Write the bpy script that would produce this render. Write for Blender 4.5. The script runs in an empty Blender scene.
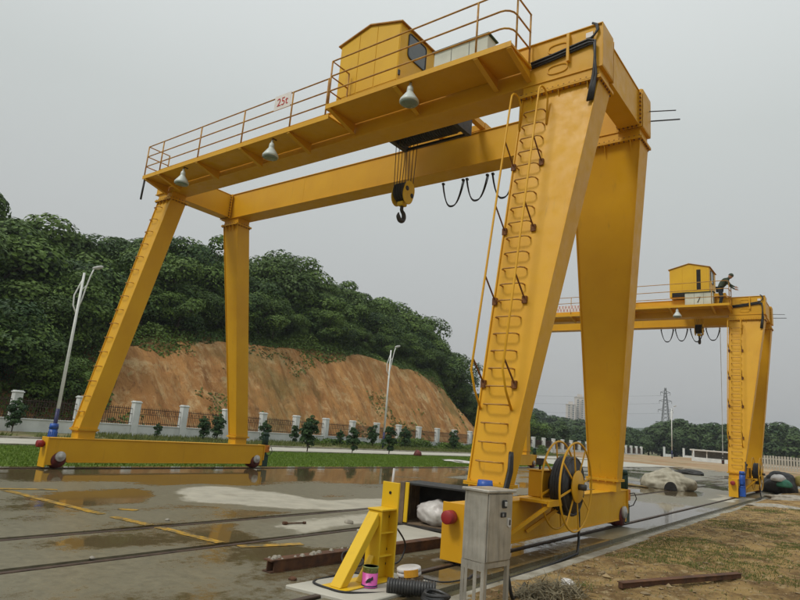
import bpy, bmesh, math, random
import numpy as np
from mathutils import Vector, Matrix
R = math.radians
random.seed(7); rng = np.random.default_rng(7)
HAZE = .0004
scene = bpy.context.scene
col = scene.collection

# ------------------------------------------------------------------ camera
cam = bpy.data.cameras.new('camera'); camo = bpy.data.objects.new('camera', cam); col.objects.link(camo)
cam.sensor_width = 36; cam.lens = 27.36; cam.clip_start = .05; cam.clip_end = 6000
CP = Vector((4.546, -11.13, 1.733))
yaw, pit, rol = R(37.581), R(11.91), R(4.70)
fw = Vector((-math.sin(yaw)*math.cos(pit), math.cos(yaw)*math.cos(pit), math.sin(pit)))
rt = Vector((math.cos(yaw), math.sin(yaw), 0)); up = rt.cross(fw)
r2 = rt*math.cos(rol) + up*math.sin(rol); u2 = -rt*math.sin(rol) + up*math.cos(rol)
m = Matrix((r2, u2, -fw)).transposed().to_4x4(); m.translation = CP
camo.matrix_world = m
scene.camera = camo

# ------------------------------------------------------------------ sky and sun (thin overcast)
SUN_EL, SUN_AZ = R(52), R(196)          # compass-style: measured from +Y towards +X
w = bpy.data.worlds.new('World'); scene.world = w; w.use_nodes = True
nt = w.node_tree; nt.nodes.clear()
out = nt.nodes.new('ShaderNodeOutputWorld'); bg = nt.nodes.new('ShaderNodeBackground')
sky = nt.nodes.new('ShaderNodeTexSky'); sky.sky_type = 'NISHITA'; sky.sun_disc = False
sky.sun_elevation = SUN_EL; sky.sun_rotation = SUN_AZ; sky.dust_density = 4; sky.air_density = 1.5
tc = nt.nodes.new('ShaderNodeTexCoord'); sx = nt.nodes.new('ShaderNodeSeparateXYZ')
ramp = nt.nodes.new('ShaderNodeValToRGB')
ramp.color_ramp.elements[0].position = 0.0; ramp.color_ramp.elements[0].color = (.40, .398, .405, 1)
ramp.color_ramp.elements[1].position = 1.0; ramp.color_ramp.elements[1].color = (.96, 1.0, 1.0, 1)
e = ramp.color_ramp.elements.new(.45); e.color = (.555, .585, .57, 1)
cmul = nt.nodes.new('ShaderNodeMix'); cmul.data_type = 'RGBA'; cmul.blend_type = 'MULTIPLY'; cmul.inputs[0].default_value = 1
cmul.inputs[7].default_value = (10, 10, 10, 1)
mix = nt.nodes.new('ShaderNodeMix'); mix.data_type = 'RGBA'; mix.inputs[0].default_value = .94
nz = nt.nodes.new('ShaderNodeTexNoise'); nz.inputs['Scale'].default_value = 1.6; nz.inputs['Detail'].default_value = 4
cr = nt.nodes.new('ShaderNodeMapRange'); cr.inputs[3].default_value = .97; cr.inputs[4].default_value = 1.03
vm = nt.nodes.new('ShaderNodeVectorMath'); vm.operation = 'SCALE'
L = nt.links.new
L(tc.outputs['Generated'], sx.inputs[0]); L(sx.outputs['Z'], ramp.inputs[0]); L(ramp.outputs[0], cmul.inputs[6])
L(tc.outputs['Generated'], nz.inputs['Vector']); L(nz.outputs[0], cr.inputs[0])
L(cmul.outputs[2], vm.inputs[0]); L(cr.outputs[0], vm.inputs['Scale'])
L(sky.outputs[0], mix.inputs[6]); L(vm.outputs[0], mix.inputs[7]); L(mix.outputs[2], bg.inputs[0])
bg.inputs[1].default_value = .1
L(bg.outputs[0], out.inputs[0])
sl = bpy.data.lights.new('sun', 'SUN'); sl.energy = 1.5; sl.angle = R(14); sl.color = (1, .965, .9)
so = bpy.data.objects.new('sun', sl); col.objects.link(so)
sd = Vector((math.sin(SUN_AZ)*math.cos(SUN_EL), math.cos(SUN_AZ)*math.cos(SUN_EL), math.sin(SUN_EL)))
so.rotation_euler = sd.to_track_quat('Z', 'Y').to_euler()
vs = scene.view_settings; vs.view_transform = 'Standard'; vs.look = 'None'; vs.gamma = 1; vs.exposure = 0.13; vs.use_curve_mapping = False
scene.render.engine = 'CYCLES'
scene.cycles.max_bounces = 6; scene.cycles.volume_bounces = 0

# ------------------------------------------------------------------ materials
M = {}
def nodes(name):
    mt = bpy.data.materials.new(name); mt.use_nodes = True; n = mt.node_tree
    p = n.nodes['Principled BSDF']; M[name] = mt
    return mt, n, p
def N(n, t, **kw):
    o = n.nodes.new('ShaderNode'+t)
    for k, v in kw.items():
        if k in ('data_type','blend_type','operation','noise_dimensions','attribute_name','feature','distance'): setattr(o, k, v)
        else: o.inputs[k.replace('_',' ')].default_value = v
    return o
def mixc(n, fac, a, b, blend='MIX'):
    x = N(n, 'Mix', data_type='RGBA', blend_type=blend)
    for i, v in ((0, fac), (6, a), (7, b)):
        if hasattr(v, 'is_linked'): n.links.new(v, x.inputs[i])
        elif i == 0: x.inputs[0].default_value = v
        else: x.inputs[i].default_value = (*v, 1)
    return x.outputs[2]
def rng_(n, v, a, b, c=0., d=1., clamp=True):
    x = n.nodes.new('ShaderNodeMapRange'); x.clamp = clamp
    n.links.new(v, x.inputs[0])
    for i, q in enumerate((a, b, c, d)): x.inputs[i+1].default_value = q
    return x.outputs[0]
def coords(n, scale=(1,1,1), kind='Object', loc=(0,0,0)):
    t = n.nodes.new('ShaderNodeTexCoord'); mp = n.nodes.new('ShaderNodeMapping')
    mp.inputs['Scale'].default_value = scale; mp.inputs['Location'].default_value = loc
    if kind == 'World':
        g = n.nodes.new('ShaderNodeNewGeometry'); n.links.new(g.outputs['Position'], mp.inputs[0])
    else: n.links.new(t.outputs[kind], mp.inputs[0])
    return mp.outputs[0]
def noise(n, vec, scale, detail=4, rough=.55):
    x = n.nodes.new('ShaderNodeTexNoise'); x.inputs['Scale'].default_value = scale
    x.inputs['Detail'].default_value = detail; x.inputs['Roughness'].default_value = rough
    n.links.new(vec, x.inputs['Vector']); return x.outputs[0]
def bump(n, p, h, strength=.3, dist=.02):
    b = n.nodes.new('ShaderNodeBump'); b.inputs['Strength'].default_value = strength; b.inputs['Distance'].default_value = dist
    n.links.new(h, b.inputs['Height']); n.links.new(b.outputs[0], p.inputs['Normal'])
def mat(name, c1, c2=None, scale=4., rough=.6, metal=0., bmp=.15, spec=.5, kind='World', stretch=(1,1,1)):
    mt, n, p = nodes(name)
    c2 = c2 or tuple(x*.7 for x in c1)
    v = coords(n, stretch, kind)
    f = noise(n, v, scale, 6)
    n.links.new(mixc(n, rng_(n, f, .35, .68), c1, c2), p.inputs['Base Color'])
    f2 = noise(n, v, scale*2.3, 4)
    n.links.new(rng_(n, f2, .3, .7, max(.02, rough-.1), min(1, rough+.12)), p.inputs['Roughness'])
    p.inputs['Metallic'].default_value = metal; p.inputs['Specular IOR Level'].default_value = spec
    if bmp: bump(n, p, noise(n, v, scale*9, 5), bmp, .01)
    return mt
def yellow_paint(name, c, c_d, rust=.5, grime=(.16,.10,.03)):
    mt, n, p = nodes(name)
    v = coords(n, (1,1,1), 'World'); vs_ = coords(n, (5,5,.45), 'World')
    base = mixc(n, rng_(n, noise(n, v, .9, 5), .32, .7), c, c_d)
    streak = rng_(n, noise(n, vs_, 1.6, 6, .65), .60, .86, 0, .38)
    base = mixc(n, streak, base, grime)
    base = mixc(n, rng_(n, noise(n, v, 14, 6, .7), .66, .74, 0, rust), base, (.16, .055, .02))
    n.links.new(base, p.inputs['Base Color'])
    n.links.new(rng_(n, noise(n, v, 5, 5), .3, .7, .36, .6), p.inputs['Roughness'])
    p.inputs['Specular IOR Level'].default_value = .4
    bump(n, p, noise(n, v, 2.2, 3), .05, .02)
yellow_paint('yellow', (.70, .375, .010), (.62, .315, .008))
yellow_paint('yellow_house', (.72, .42, .012), (.64, .355, .012), .4)
yellow_paint('yellow_lemon', (.72, .47, .012), (.66, .40, .012), .4)
mat('rail_paint', (.50,.27,.035), (.30,.13,.03), 9, .6)
mat('rust', (.13,.055,.022), (.05,.024,.014), 7, .85, 0, .4)
mat('rusty_bolt', (.22,.085,.02), (.10,.04,.015), 20, .8)
mat('dark_steel', (.035,.035,.037), (.07,.06,.05), 6, .55, .3)
mat('black_rubber', (.012,.012,.013), (.025,.024,.022), 12, .55)
mat('hose_black', (.02,.021,.022), (.045,.043,.04), 9, .42)
mat('buffer_red', (.32,.018,.02), (.2,.012,.014), 8, .55)
mat('wheel_red', (.16,.02,.015), (.06,.02,.015), 8, .7)
mat('cap_grey', (.5,.5,.48), (.36,.35,.32), 9, .5)
mat('motor_blue', (.012,.09,.42), (.015,.06,.27), 8, .45)
mat('motor_green', (.006,.045,.028), (.01,.03,.02), 8, .5)
mat('orange_box', (.62,.2,.01), (.5,.15,.01), 8, .5)
mat('lamp_white', (.60,.66,.62), (.48,.53,.5), 8, .4)
mat('lamp_glass', (.20,.26,.22), (.16,.2,.17), 8, .2)
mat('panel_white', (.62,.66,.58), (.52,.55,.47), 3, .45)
mat('post_white', (.72,.73,.70), (.60,.61,.58), 3, .45)
mat('post_blue', (.014,.014,.085), (.014,.014,.055), 6, .5)
mat('window_glass', (.045,.055,.06), (.07,.085,.09), 1.5, .08, 0, 0, .8)
mat('dark_gap', (.008,.007,.006), (.015,.012,.01), 5, .8)  # near-black colour that paints the shade inside openings; the eyes use it too
mat('ink_red', (.55,.03,.02), (.42,.03,.02), 20, .6)
mat('ink_black', (.02,.02,.02), (.03,.03,.03), 20, .6)
mat('sign_white', (.78,.74,.70), (.70,.66,.62), 5, .5)
mat('rail_steel', (.10,.062,.04), (.045,.03,.022), 6, .5, .35)
mat('cable_reel_black', (.01,.01,.011), (.03,.03,.03), 14, .4, 0, .3)
mat('skin', (.42,.22,.13), (.36,.18,.10), 10, .6)
mat('shirt_green', (.035,.05,.03), (.05,.065,.04), 12, .85)
mat('trousers_dark', (.014,.018,.024), (.02,.024,.03), 12, .85)
mat('vest_orange', (.55,.2,.06), (.5,.24,.1), 12, .8)
mat('wood_old', (.20,.14,.085), (.11,.08,.05), 5, .8, 0, .4)
mat('plastic_white', (.62,.60,.57), (.45,.42,.40), 5, .4)
mat('plastic_pink', (.62,.10,.38), (.55,.08,.33), 9, .4)
mat('label_yellow', (.75,.38,.03), (.68,.3,.02), 9, .5)
mat('lid_green', (.10,.16,.03), (.34,.36,.14), 60, .5)
mat('tarp', (.42,.39,.30), (.27,.245,.18), 5, .7, 0, .5)
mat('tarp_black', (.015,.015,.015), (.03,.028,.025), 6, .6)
mat('bag_green', (.03,.22,.13), (.04,.16,.1), 6, .5)
mat('bag_yellow', (.42,.33,.08), (.32,.26,.06), 6, .6)
mat('wall_white', (.70,.72,.70), (.55,.57,.55), 1.4, .75, 0, .2)
mat('fence_iron', (.06,.028,.018), (.035,.02,.015), 6, .7)
mat('kerbstone', (.33,.31,.25), (.17,.15,.105), 2.6, .8, 0, .4)
mat('far_white', (.62,.60,.55), (.52,.50,.46), .4, .8)
mat('pylon_steel', (.22,.23,.24), (.16,.165,.17), 1, .6, .2)
mat('bark', (.09,.065,.045), (.045,.035,.025), 5, .9, 0, .5)
mat('block_grey', (.30,.29,.27), (.2,.195,.18), 5, .85)
mat('tower_wall', (.60,.54,.48), (.54,.47,.42), .05, .8)
mat('tower_glass', (.10,.12,.14), (.14,.16,.18), .1, .3)
mat('clod', (.34,.25,.13), (.12,.085,.045), 5, .9, 0, .4)
mat('stone', (.36,.33,.27), (.22,.2,.16), 9, .85, 0, .4)
# stainless cabinet
mt, n, p = nodes('stainless')
v = coords(n, (1,1,1), 'World'); vb = coords(n, (60,60,2), 'World')
c = mixc(n, rng_(n, noise(n, v, 5, 6), .35, .7), (.58,.56,.50), (.40,.385,.34))
c = mixc(n, rng_(n, noise(n, coords(n, (6,6,.8), 'World'), 1.8, 6), .56, .76, 0, .6), c, (.15,.135,.11))
n.links.new(c, p.inputs['Base Color']); p.inputs['Metallic'].default_value = .75
n.links.new(rng_(n, noise(n, vb, 1.0, 3), .3, .7, .34, .55), p.inputs['Roughness'])
bump(n, p, noise(n, v, 2.5, 3), .15, .03)
# corrugated/rippled wet concrete yard
mt, n, p = nodes('wet_concrete')
v = coords(n, (1,1,1), 'World')
at = N(n, 'Attribute'); at.attribute_name = 'dry'
vst = coords(n, (.55,.16,1), 'World')
fine = noise(n, v, 7, 8, .65); mid = noise(n, vst, 1.7, 5, .55)
a1 = n.nodes.new('ShaderNodeMath'); a1.operation = 'MULTIPLY_ADD'; n.links.new(mid, a1.inputs[0]); a1.inputs[1].default_value = .50; n.links.new(at.outputs['Fac'], a1.inputs[2])
a2 = n.nodes.new('ShaderNodeMath'); a2.operation = 'MULTIPLY_ADD'; n.links.new(fine, a2.inputs[0]); a2.inputs[1].default_value = .34; n.links.new(a1.outputs[0], a2.inputs[2])
lvl = a2.outputs[0]
drym = rng_(n, lvl, .87, .97)                 # 1 where the slab has dried
pud = rng_(n, lvl, .49, .58, 1, 0)             # 1 where water stands
damp = mixc(n, rng_(n, fine, .3, .7), (.205,.182,.118), (.125,.112,.072))
dryc = mixc(n, rng_(n, noise(n, v, 2.4, 7, .6), .3, .7), (.45,.42,.335), (.32,.30,.24))
c = mixc(n, drym, damp, dryc)
c = mixc(n, pud, c, (.115,.085,.042))
c = mixc(n, rng_(n, noise(n, v, .7, 6), .60, .72, 0, .45), c, (.12,.085,.045))
n.links.new(c, p.inputs['Base Color'])
r1 = rng_(n, drym, 0, 1, .38, .85); 
mm = n.nodes.new('ShaderNodeMix'); n.links.new(pud, mm.inputs[0]); n.links.new(r1, mm.inputs[2]); mm.inputs[3].default_value = .05
n.links.new(mm.outputs[0], p.inputs['Roughness']); p.inputs['IOR'].default_value = 1.36
bs = n.nodes.new('ShaderNodeBump'); bs.inputs['Distance'].default_value = .012
n.links.new(rng_(n, pud, 0, 1, .35, .012), bs.inputs['Strength']); n.links.new(noise(n, v, 16, 6), bs.inputs['Height']); n.links.new(bs.outputs[0], p.inputs['Normal'])
# worn floor paint
mt, n, p = nodes('floor_paint')
v = coords(n, (1,1,1), 'World')
n.links.new(mixc(n, rng_(n, noise(n, v, 6, 7, .7), .44, .6), (.52,.30,.03), (.11,.095,.055)), p.inputs['Base Color'])
p.inputs['Roughness'].default_value = .3
# mud for rail flangeways / drain
mat('drain_mud', (.13,.115,.062), (.065,.06,.032), 2.5, .28, 0, .3)
mat('mud', (.035,.028,.019), (.06,.048,.03), 5, .45, 0, .3)
# dry road concrete
mat('road_concrete', (.46,.44,.37), (.36,.345,.29), 1.2, .75, 0, .2)
# grass sheet, verge, dirt
def blend3(name, a, b, c_, s1, s2, rough=.95, bmp=.5, t1=(.4,.62), t2=(.55,.7), stretch=(1,1,1), bd=.03):
    mt, n, p = nodes(name); v = coords(n, stretch, 'World')
    x = mixc(n, rng_(n, noise(n, v, s1, 7, .62), *t1), a, b)
    x = mixc(n, rng_(n, noise(n, v, s2, 7, .65), *t2), x, c_)
    n.links.new(x, p.inputs['Base Color']); p.inputs['Roughness'].default_value = rough
    p.inputs['Specular IOR Level'].default_value = .2
    bump(n, p, noise(n, v, s2*6, 7, .7), bmp, bd)
blend3('grass_ground', (.10,.155,.02), (.07,.115,.016), (.16,.16,.05), .9, .5, t2=(.62,.75))
blend3('verge_ground', (.10,.115,.035), (.20,.16,.09), (.06,.09,.02), .7, 1.6)
blend3('dirt', (.45,.30,.12), (.21,.13,.055), (.52,.39,.21), 2.3, 8, t1=(.42,.60), t2=(.54,.68), bmp=1.0, bd=.05)
blend3('bank_soil', (.30,.19,.10), (.36,.28,.18), (.12,.13,.05), .12, .3)
blend3('ground_earth', (.17,.15,.08), (.10,.12,.05), (.24,.19,.12), .05, .11)
blend3('far_wood', (.035,.06,.025), (.05,.08,.03), (.02,.04,.02), .02, .06)
# cut face of the hill
mt, n, p = nodes('cut_soil')
v = coords(n, (1,1,1), 'World'); vs1 = coords(n, (.12,.55,.10), 'World'); vs2 = coords(n, (.55,1.5,.45), 'World')
x = mixc(n, rng_(n, noise(n, vs1, 1.2, 6, .6), .36, .64), (.45,.235,.085), (.28,.135,.05))
x = mixc(n, rng_(n, noise(n, vs2, 1.0, 7, .68), .50, .72, 0, .8), x, (.56,.385,.19))
x = mixc(n, rng_(n, noise(n, vs2, 2.6, 6, .7), .56, .70, 0, .7), x, (.16,.07,.03))
x = mixc(n, rng_(n, noise(n, v, .45, 8, .72), .54, .66, 0, .75), x, (.60,.44,.23))
x = mixc(n, rng_(n, noise(n, v, .8, 8, .75), .57, .68, 0, .7), x, (.15,.07,.03))
x = mixc(n, rng_(n, noise(n, v, .13, 6, .6), .52, .68, 0, .65), x, (.14,.125,.045))
x = mixc(n, rng_(n, noise(n, v, .9, 6, .7), .60, .72, 0, .6), x, (.085,.095,.03))
n.links.new(x, p.inputs['Base Color']); p.inputs['Roughness'].default_value = .95; p.inputs['Specular IOR Level'].default_value = .1
bump(n, p, noise(n, vs2, 3, 8, .7), .9, .25)
# leaves
def leaf(name, d, l, y, trans=.13):
    mt = bpy.data.materials.new(name); mt.use_nodes = True; M[name] = mt; n = mt.node_tree
    n.nodes.remove(n.nodes['Principled BSDF']); o = n.nodes['Material Output']
    at = N(n, 'Attribute'); at.attribute_name = 'tint'
    oi = n.nodes.new('ShaderNodeObjectInfo')
    c = mixc(n, rng_(n, at.outputs['Fac'], 0, 1), d, l)
    c = mixc(n, rng_(n, oi.outputs['Random'], .25, 1, 0, .5), c, y)
    df = n.nodes.new('ShaderNodeBsdfPrincipled'); df.inputs['Roughness'].default_value = .55; df.inputs['Specular IOR Level'].default_value = .3
    tr = n.nodes.new('ShaderNodeBsdfTranslucent'); mx = n.nodes.new('ShaderNodeMixShader'); mx.inputs[0].default_value = trans
    n.links.new(c, df.inputs['Base Color']); n.links.new(c, tr.inputs[0]); n.links.new(df.outputs[0], mx.inputs[1]); n.links.new(tr.outputs[0], mx.inputs[2]); n.links.new(mx.outputs[0], o.inputs[0])
leaf('leaf_dark', (.020,.055,.010), (.125,.205,.030), (.080,.130,.018))
leaf('leaf_scrub', (.035,.080,.012), (.15,.225,.032), (.06,.11,.02))
leaf('leaf_far', (.022,.052,.016), (.080,.130,.035), (.05,.085,.025))
leaf('leaf_sapling', (.018,.05,.014), (.05,.10,.022), (.03,.07,.02))
leaf('blade_green', (.085,.155,.014), (.165,.245,.03), (.11,.18,.02), .2)
leaf('blade_weed', (.075,.11,.02), (.19,.20,.06), (.12,.14,.04), .2)

# ------------------------------------------------------------------ mesh helpers
HF = [(0,3,2,1),(4,5,6,7),(0,1,5,4),(1,2,6,5),(2,3,7,6),(3,0,4,7)]
class MB:
    def __init__(s): s.v = []; s.f = []; s.sm = []
    def hexa(s, p):                       # 4 bottom corners ccw, 4 top corners
        b = len(s.v); s.v += [tuple(q) for q in p]; s.f += [tuple(b+i for i in f) for f in HF]; s.sm += [False]*6; return s
    def box(s, x0, x1, y0, y1, z0, z1):
        return s.hexa([(x0,y0,z0),(x1,y0,z0),(x1,y1,z0),(x0,y1,z0),(x0,y0,z1),(x1,y0,z1),(x1,y1,z1),(x0,y1,z1)])
    def bar(s, a, b, wd, ht, upv=(0,0,1)):
        a = Vector(a); b = Vector(b); d = (b-a).normalized(); u = Vector(upv)
        if abs(d.dot(u)) > .98: u = Vector((0,1,0))
        x = d.cross(u).normalized()*wd/2; z = x.cross(d).normalized()*ht/2
        return s.hexa([a-x-z, a+x-z, b+x-z, b-x-z, a-x+z, a+x+z, b+x+z, b-x+z])
    def tube(s, pts, r, n=8, cap=True):
        pts = [Vector(q) for q in pts]; k = len(pts); rs = r if isinstance(r, (list, tuple)) else [r]*k
        b = len(s.v); u = None
        for i, q in enumerate(pts):
            d = (pts[min(i+1,k-1)] - pts[max(i-1,0)]).normalized()
            if u is None:
                u = d.orthogonal().normalized()
            u = (u - d*u.dot(d)); u = u.normalized() if u.length > 1e-6 else d.orthogonal().normalized()
            w_ = d.cross(u)
            for j in range(n):
                a = 2*math.pi*j/n; s.v.append(tuple(q + (u*math.cos(a) + w_*math.sin(a))*rs[i]))
        for i in range(k-1):
            for j in range(n):
                s.f.append((b+i*n+j, b+i*n+(j+1)%n, b+(i+1)*n+(j+1)%n, b+(i+1)*n+j)); s.sm.append(n > 6)
        if cap:
            s.f.append(tuple(b+j for j in range(n))[::-1]); s.f.append(tuple(b+(k-1)*n+j for j in range(n))); s.sm += [False, False]
        return s
    def cyl(s, a, b, r, n=16, r2=None): return s.tube([a, b], [r, r if r2 is None else r2], n)
    def ring(s, c, ax, R_, r, n=32, m_=8):
        c = Vector(c); ax = Vector(ax).normalized(); u = ax.orthogonal().normalized(); w_ = ax.cross(u); b = len(s.v)
        for i in range(n):
            a = 2*math.pi*i/n; d = u*math.cos(a) + w_*math.sin(a)
            for j in range(m_):
                q = 2*math.pi*j/m_; s.v.append(tuple(c + d*(R_ + r*math.cos(q)) + ax*r*math.sin(q)))
        for i in range(n):
            for j in range(m_):
                s.f.append((b+i*m_+j, b+((i+1)%n)*m_+j, b+((i+1)%n)*m_+(j+1)%m_, b+i*m_+(j+1)%m_)); s.sm.append(True)
        return s
    def lathe(s, c, ax, prof, n=20):       # prof: (along axis, radius)
        c = Vector(c); ax = Vector(ax).normalized(); return s.tube([c+ax*p[0] for p in prof], [max(p[1], 1e-4) for p in prof], n)
    def prism(s, poly, thick, tf):         # 2D polygon extruded; tf(u,v,w)->xyz
        b = len(s.v); k = len(poly)
        for t in (0, thick):
            for (u, v_) in poly: s.v.append(tuple(tf(u, v_, t)))
        s.f.append(tuple(b+i for i in range(k))[::-1]); s.f.append(tuple(b+k+i for i in range(k))); s.sm += [False]*2
        for i in range(k): s.f.append((b+i, b+(i+1)%k, b+k+(i+1)%k, b+k+i)); s.sm.append(False)
        return s
    def mesh(s, name, mt, bevel=0):
        me = bpy.data.meshes.new(name); me.from_pydata(s.v, [], s.f)
        bm = bmesh.new(); bm.from_mesh(me)
        for f_, q in zip(bm.faces, s.sm): f_.smooth = q
        bmesh.ops.recalc_face_normals(bm, faces=bm.faces)
        if bevel: bmesh.ops.bevel(bm, geom=[e_ for e_ in bm.edges if len(e_.link_faces) == 2 and e_.calc_face_angle() > .5], offset=bevel, segments=1, affect='EDGES')
        bm.to_mesh(me); bm.free(); me.materials.append(M[mt]); return me
    def build(s, name, mt, parent=None, bevel=0): return obj(name, s.mesh(name, mt, bevel), parent)
def obj(name, me, parent=None, loc=None, rz=0):
    o = bpy.data.objects.new(name, me); col.objects.link(o); o.parent = parent
    if loc: o.location = loc
    o.rotation_euler.z = rz
    return o
def tag(o, label=None, cat=None, group=None, kind=None):
    for k, v_ in (('label', label), ('category', cat), ('group', group), ('kind', kind)):
        if v_: o[k] = v_
    return o
def thing(name, label, cat, loc=(0,0,0), rz=0, group=None): return tag(obj(name, None, None, loc, rz), label, cat, group)
def copy_tree(o, parent=None):
    c = o.copy(); col.objects.link(c); c.parent = parent
    for ch in list(o.children): copy_tree(ch, c)
    return c
def box(*a): return MB().box(*a)
def text_mesh(name, s, size, mt, parent, mw, ext=.002):
    cu = bpy.data.curves.new(name, 'FONT'); cu.body = s; cu.size = size; cu.extrude = ext; cu.align_x = 'CENTER'; cu.align_y = 'CENTER'
    t = bpy.data.objects.new(name, cu); col.objects.link(t)
    me = bpy.data.meshes.new_from_object(t.evaluated_get(bpy.context.evaluated_depsgraph_get()))
    bpy.data.objects.remove(t); bpy.data.curves.remove(cu)
    me.materials.clear(); me.materials.append(M[mt]); me.transform(mw); me.name = name
    return obj(name, me, parent)
def vnoise(x, y, seed=0):                  # smooth value noise, numpy
    x = np.asarray(x, float); y = np.asarray(y, float)
    xi = np.floor(x); yi = np.floor(y); fx = x-xi; fy = y-yi; fx = fx*fx*(3-2*fx); fy = fy*fy*(3-2*fy)
    h = lambda a, b: np.modf(np.abs(np.sin(a*127.1+b*311.7+seed*74.7)*43758.5453))[0]
    return (h(xi,yi)*(1-fx)+h(xi+1,yi)*fx)*(1-fy) + (h(xi,yi+1)*(1-fx)+h(xi+1,yi+1)*fx)*fy
def fbm(x, y, seed=0, o=4):
    t = 0; a = .5
    for i in range(o): t = t + a*vnoise(np.asarray(x)*2**i, np.asarray(y)*2**i, seed+i); a *= .5
    return t/(1-.5**o)
def grid_mesh(name, X_, Y_, Z_, mt, smooth=True):
    ny, nx = X_.shape; v = np.stack([X_, Y_, Z_], -1).reshape(-1, 3)
    i = np.arange(nx-1)[None, :] + nx*np.arange(ny-1)[:, None]
    f = np.stack([i, i+1, i+nx+1, i+nx], -1).reshape(-1, 4)
    return raw_mesh(name, v, f, mt, smooth)
def raw_mesh(name, v, f, mt, smooth=False, tint=None):
    me = bpy.data.meshes.new(name); k = f.shape[1]
    me.vertices.add(len(v)); me.vertices.foreach_set('co', np.ascontiguousarray(v, np.float32).ravel())
    me.loops.add(f.size); me.loops.foreach_set('vertex_index', np.ascontiguousarray(f, np.int32).ravel())
    me.polygons.add(len(f)); me.polygons.foreach_set('loop_start', np.arange(0, f.size, k, dtype=np.int32))
    me.polygons.foreach_set('use_smooth', np.full(len(f), smooth))
    me.update(calc_edges=True); me.materials.append(M[mt])
    if tint is not None:
        a = me.attributes.new('tint', 'FLOAT', 'FACE'); a.data.foreach_set('value', np.asarray(tint, np.float32))
    return me
def unit(a): return a/np.maximum(np.linalg.norm(a, axis=-1, keepdims=True), 1e-9)
def leaf_quads(c, nrm, size, tint, name, mt, aspect=.62):
    k = len(c); r_ = unit(rng.normal(size=(k,3))); u = unit(np.cross(nrm, r_)); w_ = np.cross(nrm, u)
    s = size[:, None]; dr = nrm*s*.18
    v = np.stack([c-u*s-dr, c-w_*s*aspect, c+u*s-dr, c+w_*s*aspect], 1).reshape(-1, 3)
    f = np.arange(4*k).reshape(-1, 4)
    return raw_mesh(name, v, f, mt, False, tint)
def blades(px, py, pz, h, wd, name, mt):
    k = len(px); a = rng.uniform(0, 2*math.pi, k); lean = rng.normal(0, .35, (k, 2))*h[:, None]
    c = np.stack([px, py, pz], -1); d = np.stack([np.cos(a), np.sin(a), 0*a], -1)*wd[:, None]
    tip = c + np.stack([lean[:,0], lean[:,1], h], -1)
    v = np.stack([c-d, c+d, tip], 1).reshape(-1, 3)
    return raw_mesh(name, v, np.arange(3*k).reshape(-1, 3), mt, False, rng.random(k))

# ================================================================== SETTING
# ---- ground
g = tag(box(-3000, 3000, -3000, 3000, -.6, -.25).build('ground', 'ground_earth'), kind='structure')
# ---- wet concrete yard in strips between the sunk rails
POLY = [[(-7.93,-3.24),(-8.87,-1.29),(-7.49,-.52),(-5.39,-.23),(-5.21,2.23),(-3.36,-.19),(-4.07,-1.65),(-5.45,-2.78),(-6.65,-3.8)],
        [(-3.75,-4.0),(-4.0,-2.85),(-3.9,1.2),(-2.5,.6),(-2.2,-1.21),(-2.1,-3.18),(-1.9,-4.0),(-2.5,-4.6)],
        [(-2.33,-2.6),(-2.31,-.3),(-1.0,-2.2),(-1.18,-3.6)],
        [(-.9,20.5),(.5,20.5),(.5,16),(-.7,16)], [(-9.5,26),(-5.2,24),(-5.3,26.5),(-9.5,29)], [(.1,3.2),(.55,3.2),(.55,1.2),(.1,1.2)]]
def sd_poly(x, y, P):
    P = np.array(P); d = np.full(x.shape, 1e9); ins = np.zeros(x.shape, bool)
    for i in range(len(P)):
        a, b = P[i], P[(i+1) % len(P)]; e_ = b-a
        t = np.clip(((x-a[0])*e_[0]+(y-a[1])*e_[1])/(e_@e_), 0, 1)
        d = np.minimum(d, np.hypot(x-a[0]-t*e_[0], y-a[1]-t*e_[1]))
        c_ = ((a[1] <= y) & (b[1] > y)) | ((b[1] <= y) & (a[1] > y))
        with np.errstate(divide='ignore', invalid='ignore'): xi = a[0]+(y-a[1])/(b[1]-a[1])*e_[0]
        ins ^= c_ & (x < xi)
    return np.where(ins, d, -d)
ys = np.concatenate([np.arange(-16, 12, .16), np.arange(12, 67, .6)])
V_, F_, D_ = [], [], []; base = 0
SX = -12.376
strips = [(-12.95, SX-.07), (SX+.07, -4.18), (-3.97, -2.61), (-2.40, -.075), (.075, .60)]
for (xa, xb) in strips:
    xs = np.linspace(xa, xb, max(2, int((xb-xa)/.16)+2)); xs = np.concatenate([[xa], xs, [xb]])
    gx, gy = np.meshgrid(xs, ys); gz = .006*(fbm(gx*.5, gy*.5, 3)-.5)
    gz[:, 0] = -.14; gz[:, -1] = -.14
    dry = np.full(gx.shape, -1.2)
    for P_ in POLY: dry = np.maximum(dry, sd_poly(gx, gy, P_))
    dry = dry + .9*(fbm(gx*.8, gy*.45, 13, 4)-.5)
    dry = np.clip(.36 + dry*.55, .08, 1.) + .75*(fbm(gx*.42, gy*.22, 11, 3)-.47) - .22*np.clip((-8.6-gx)/1.5, 0, 1)*np.clip((22-gy)/8, 0, 1) + .10*np.clip((-4.5-gy)/2, 0, 1)
    ny, nx = gx.shape; i = np.arange(nx-1)[None, :] + nx*np.arange(ny-1)[:, None] + base
    V_.append(np.stack([gx, gy, gz], -1).reshape(-1, 3)); F_.append(np.stack([i, i+1, i+nx+1, i+nx], -1).reshape(-1, 4)); D_.append(dry.ravel()); base += nx*ny
me = raw_mesh('yard', np.concatenate(V_), np.concatenate(F_), 'wet_concrete', False)
a = me.attributes.new('dry', 'FLOAT', 'POINT'); a.data.foreach_set('value', np.concatenate(D_).astype(np.float32))
tag(obj('yard', me), kind='structure')
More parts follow.
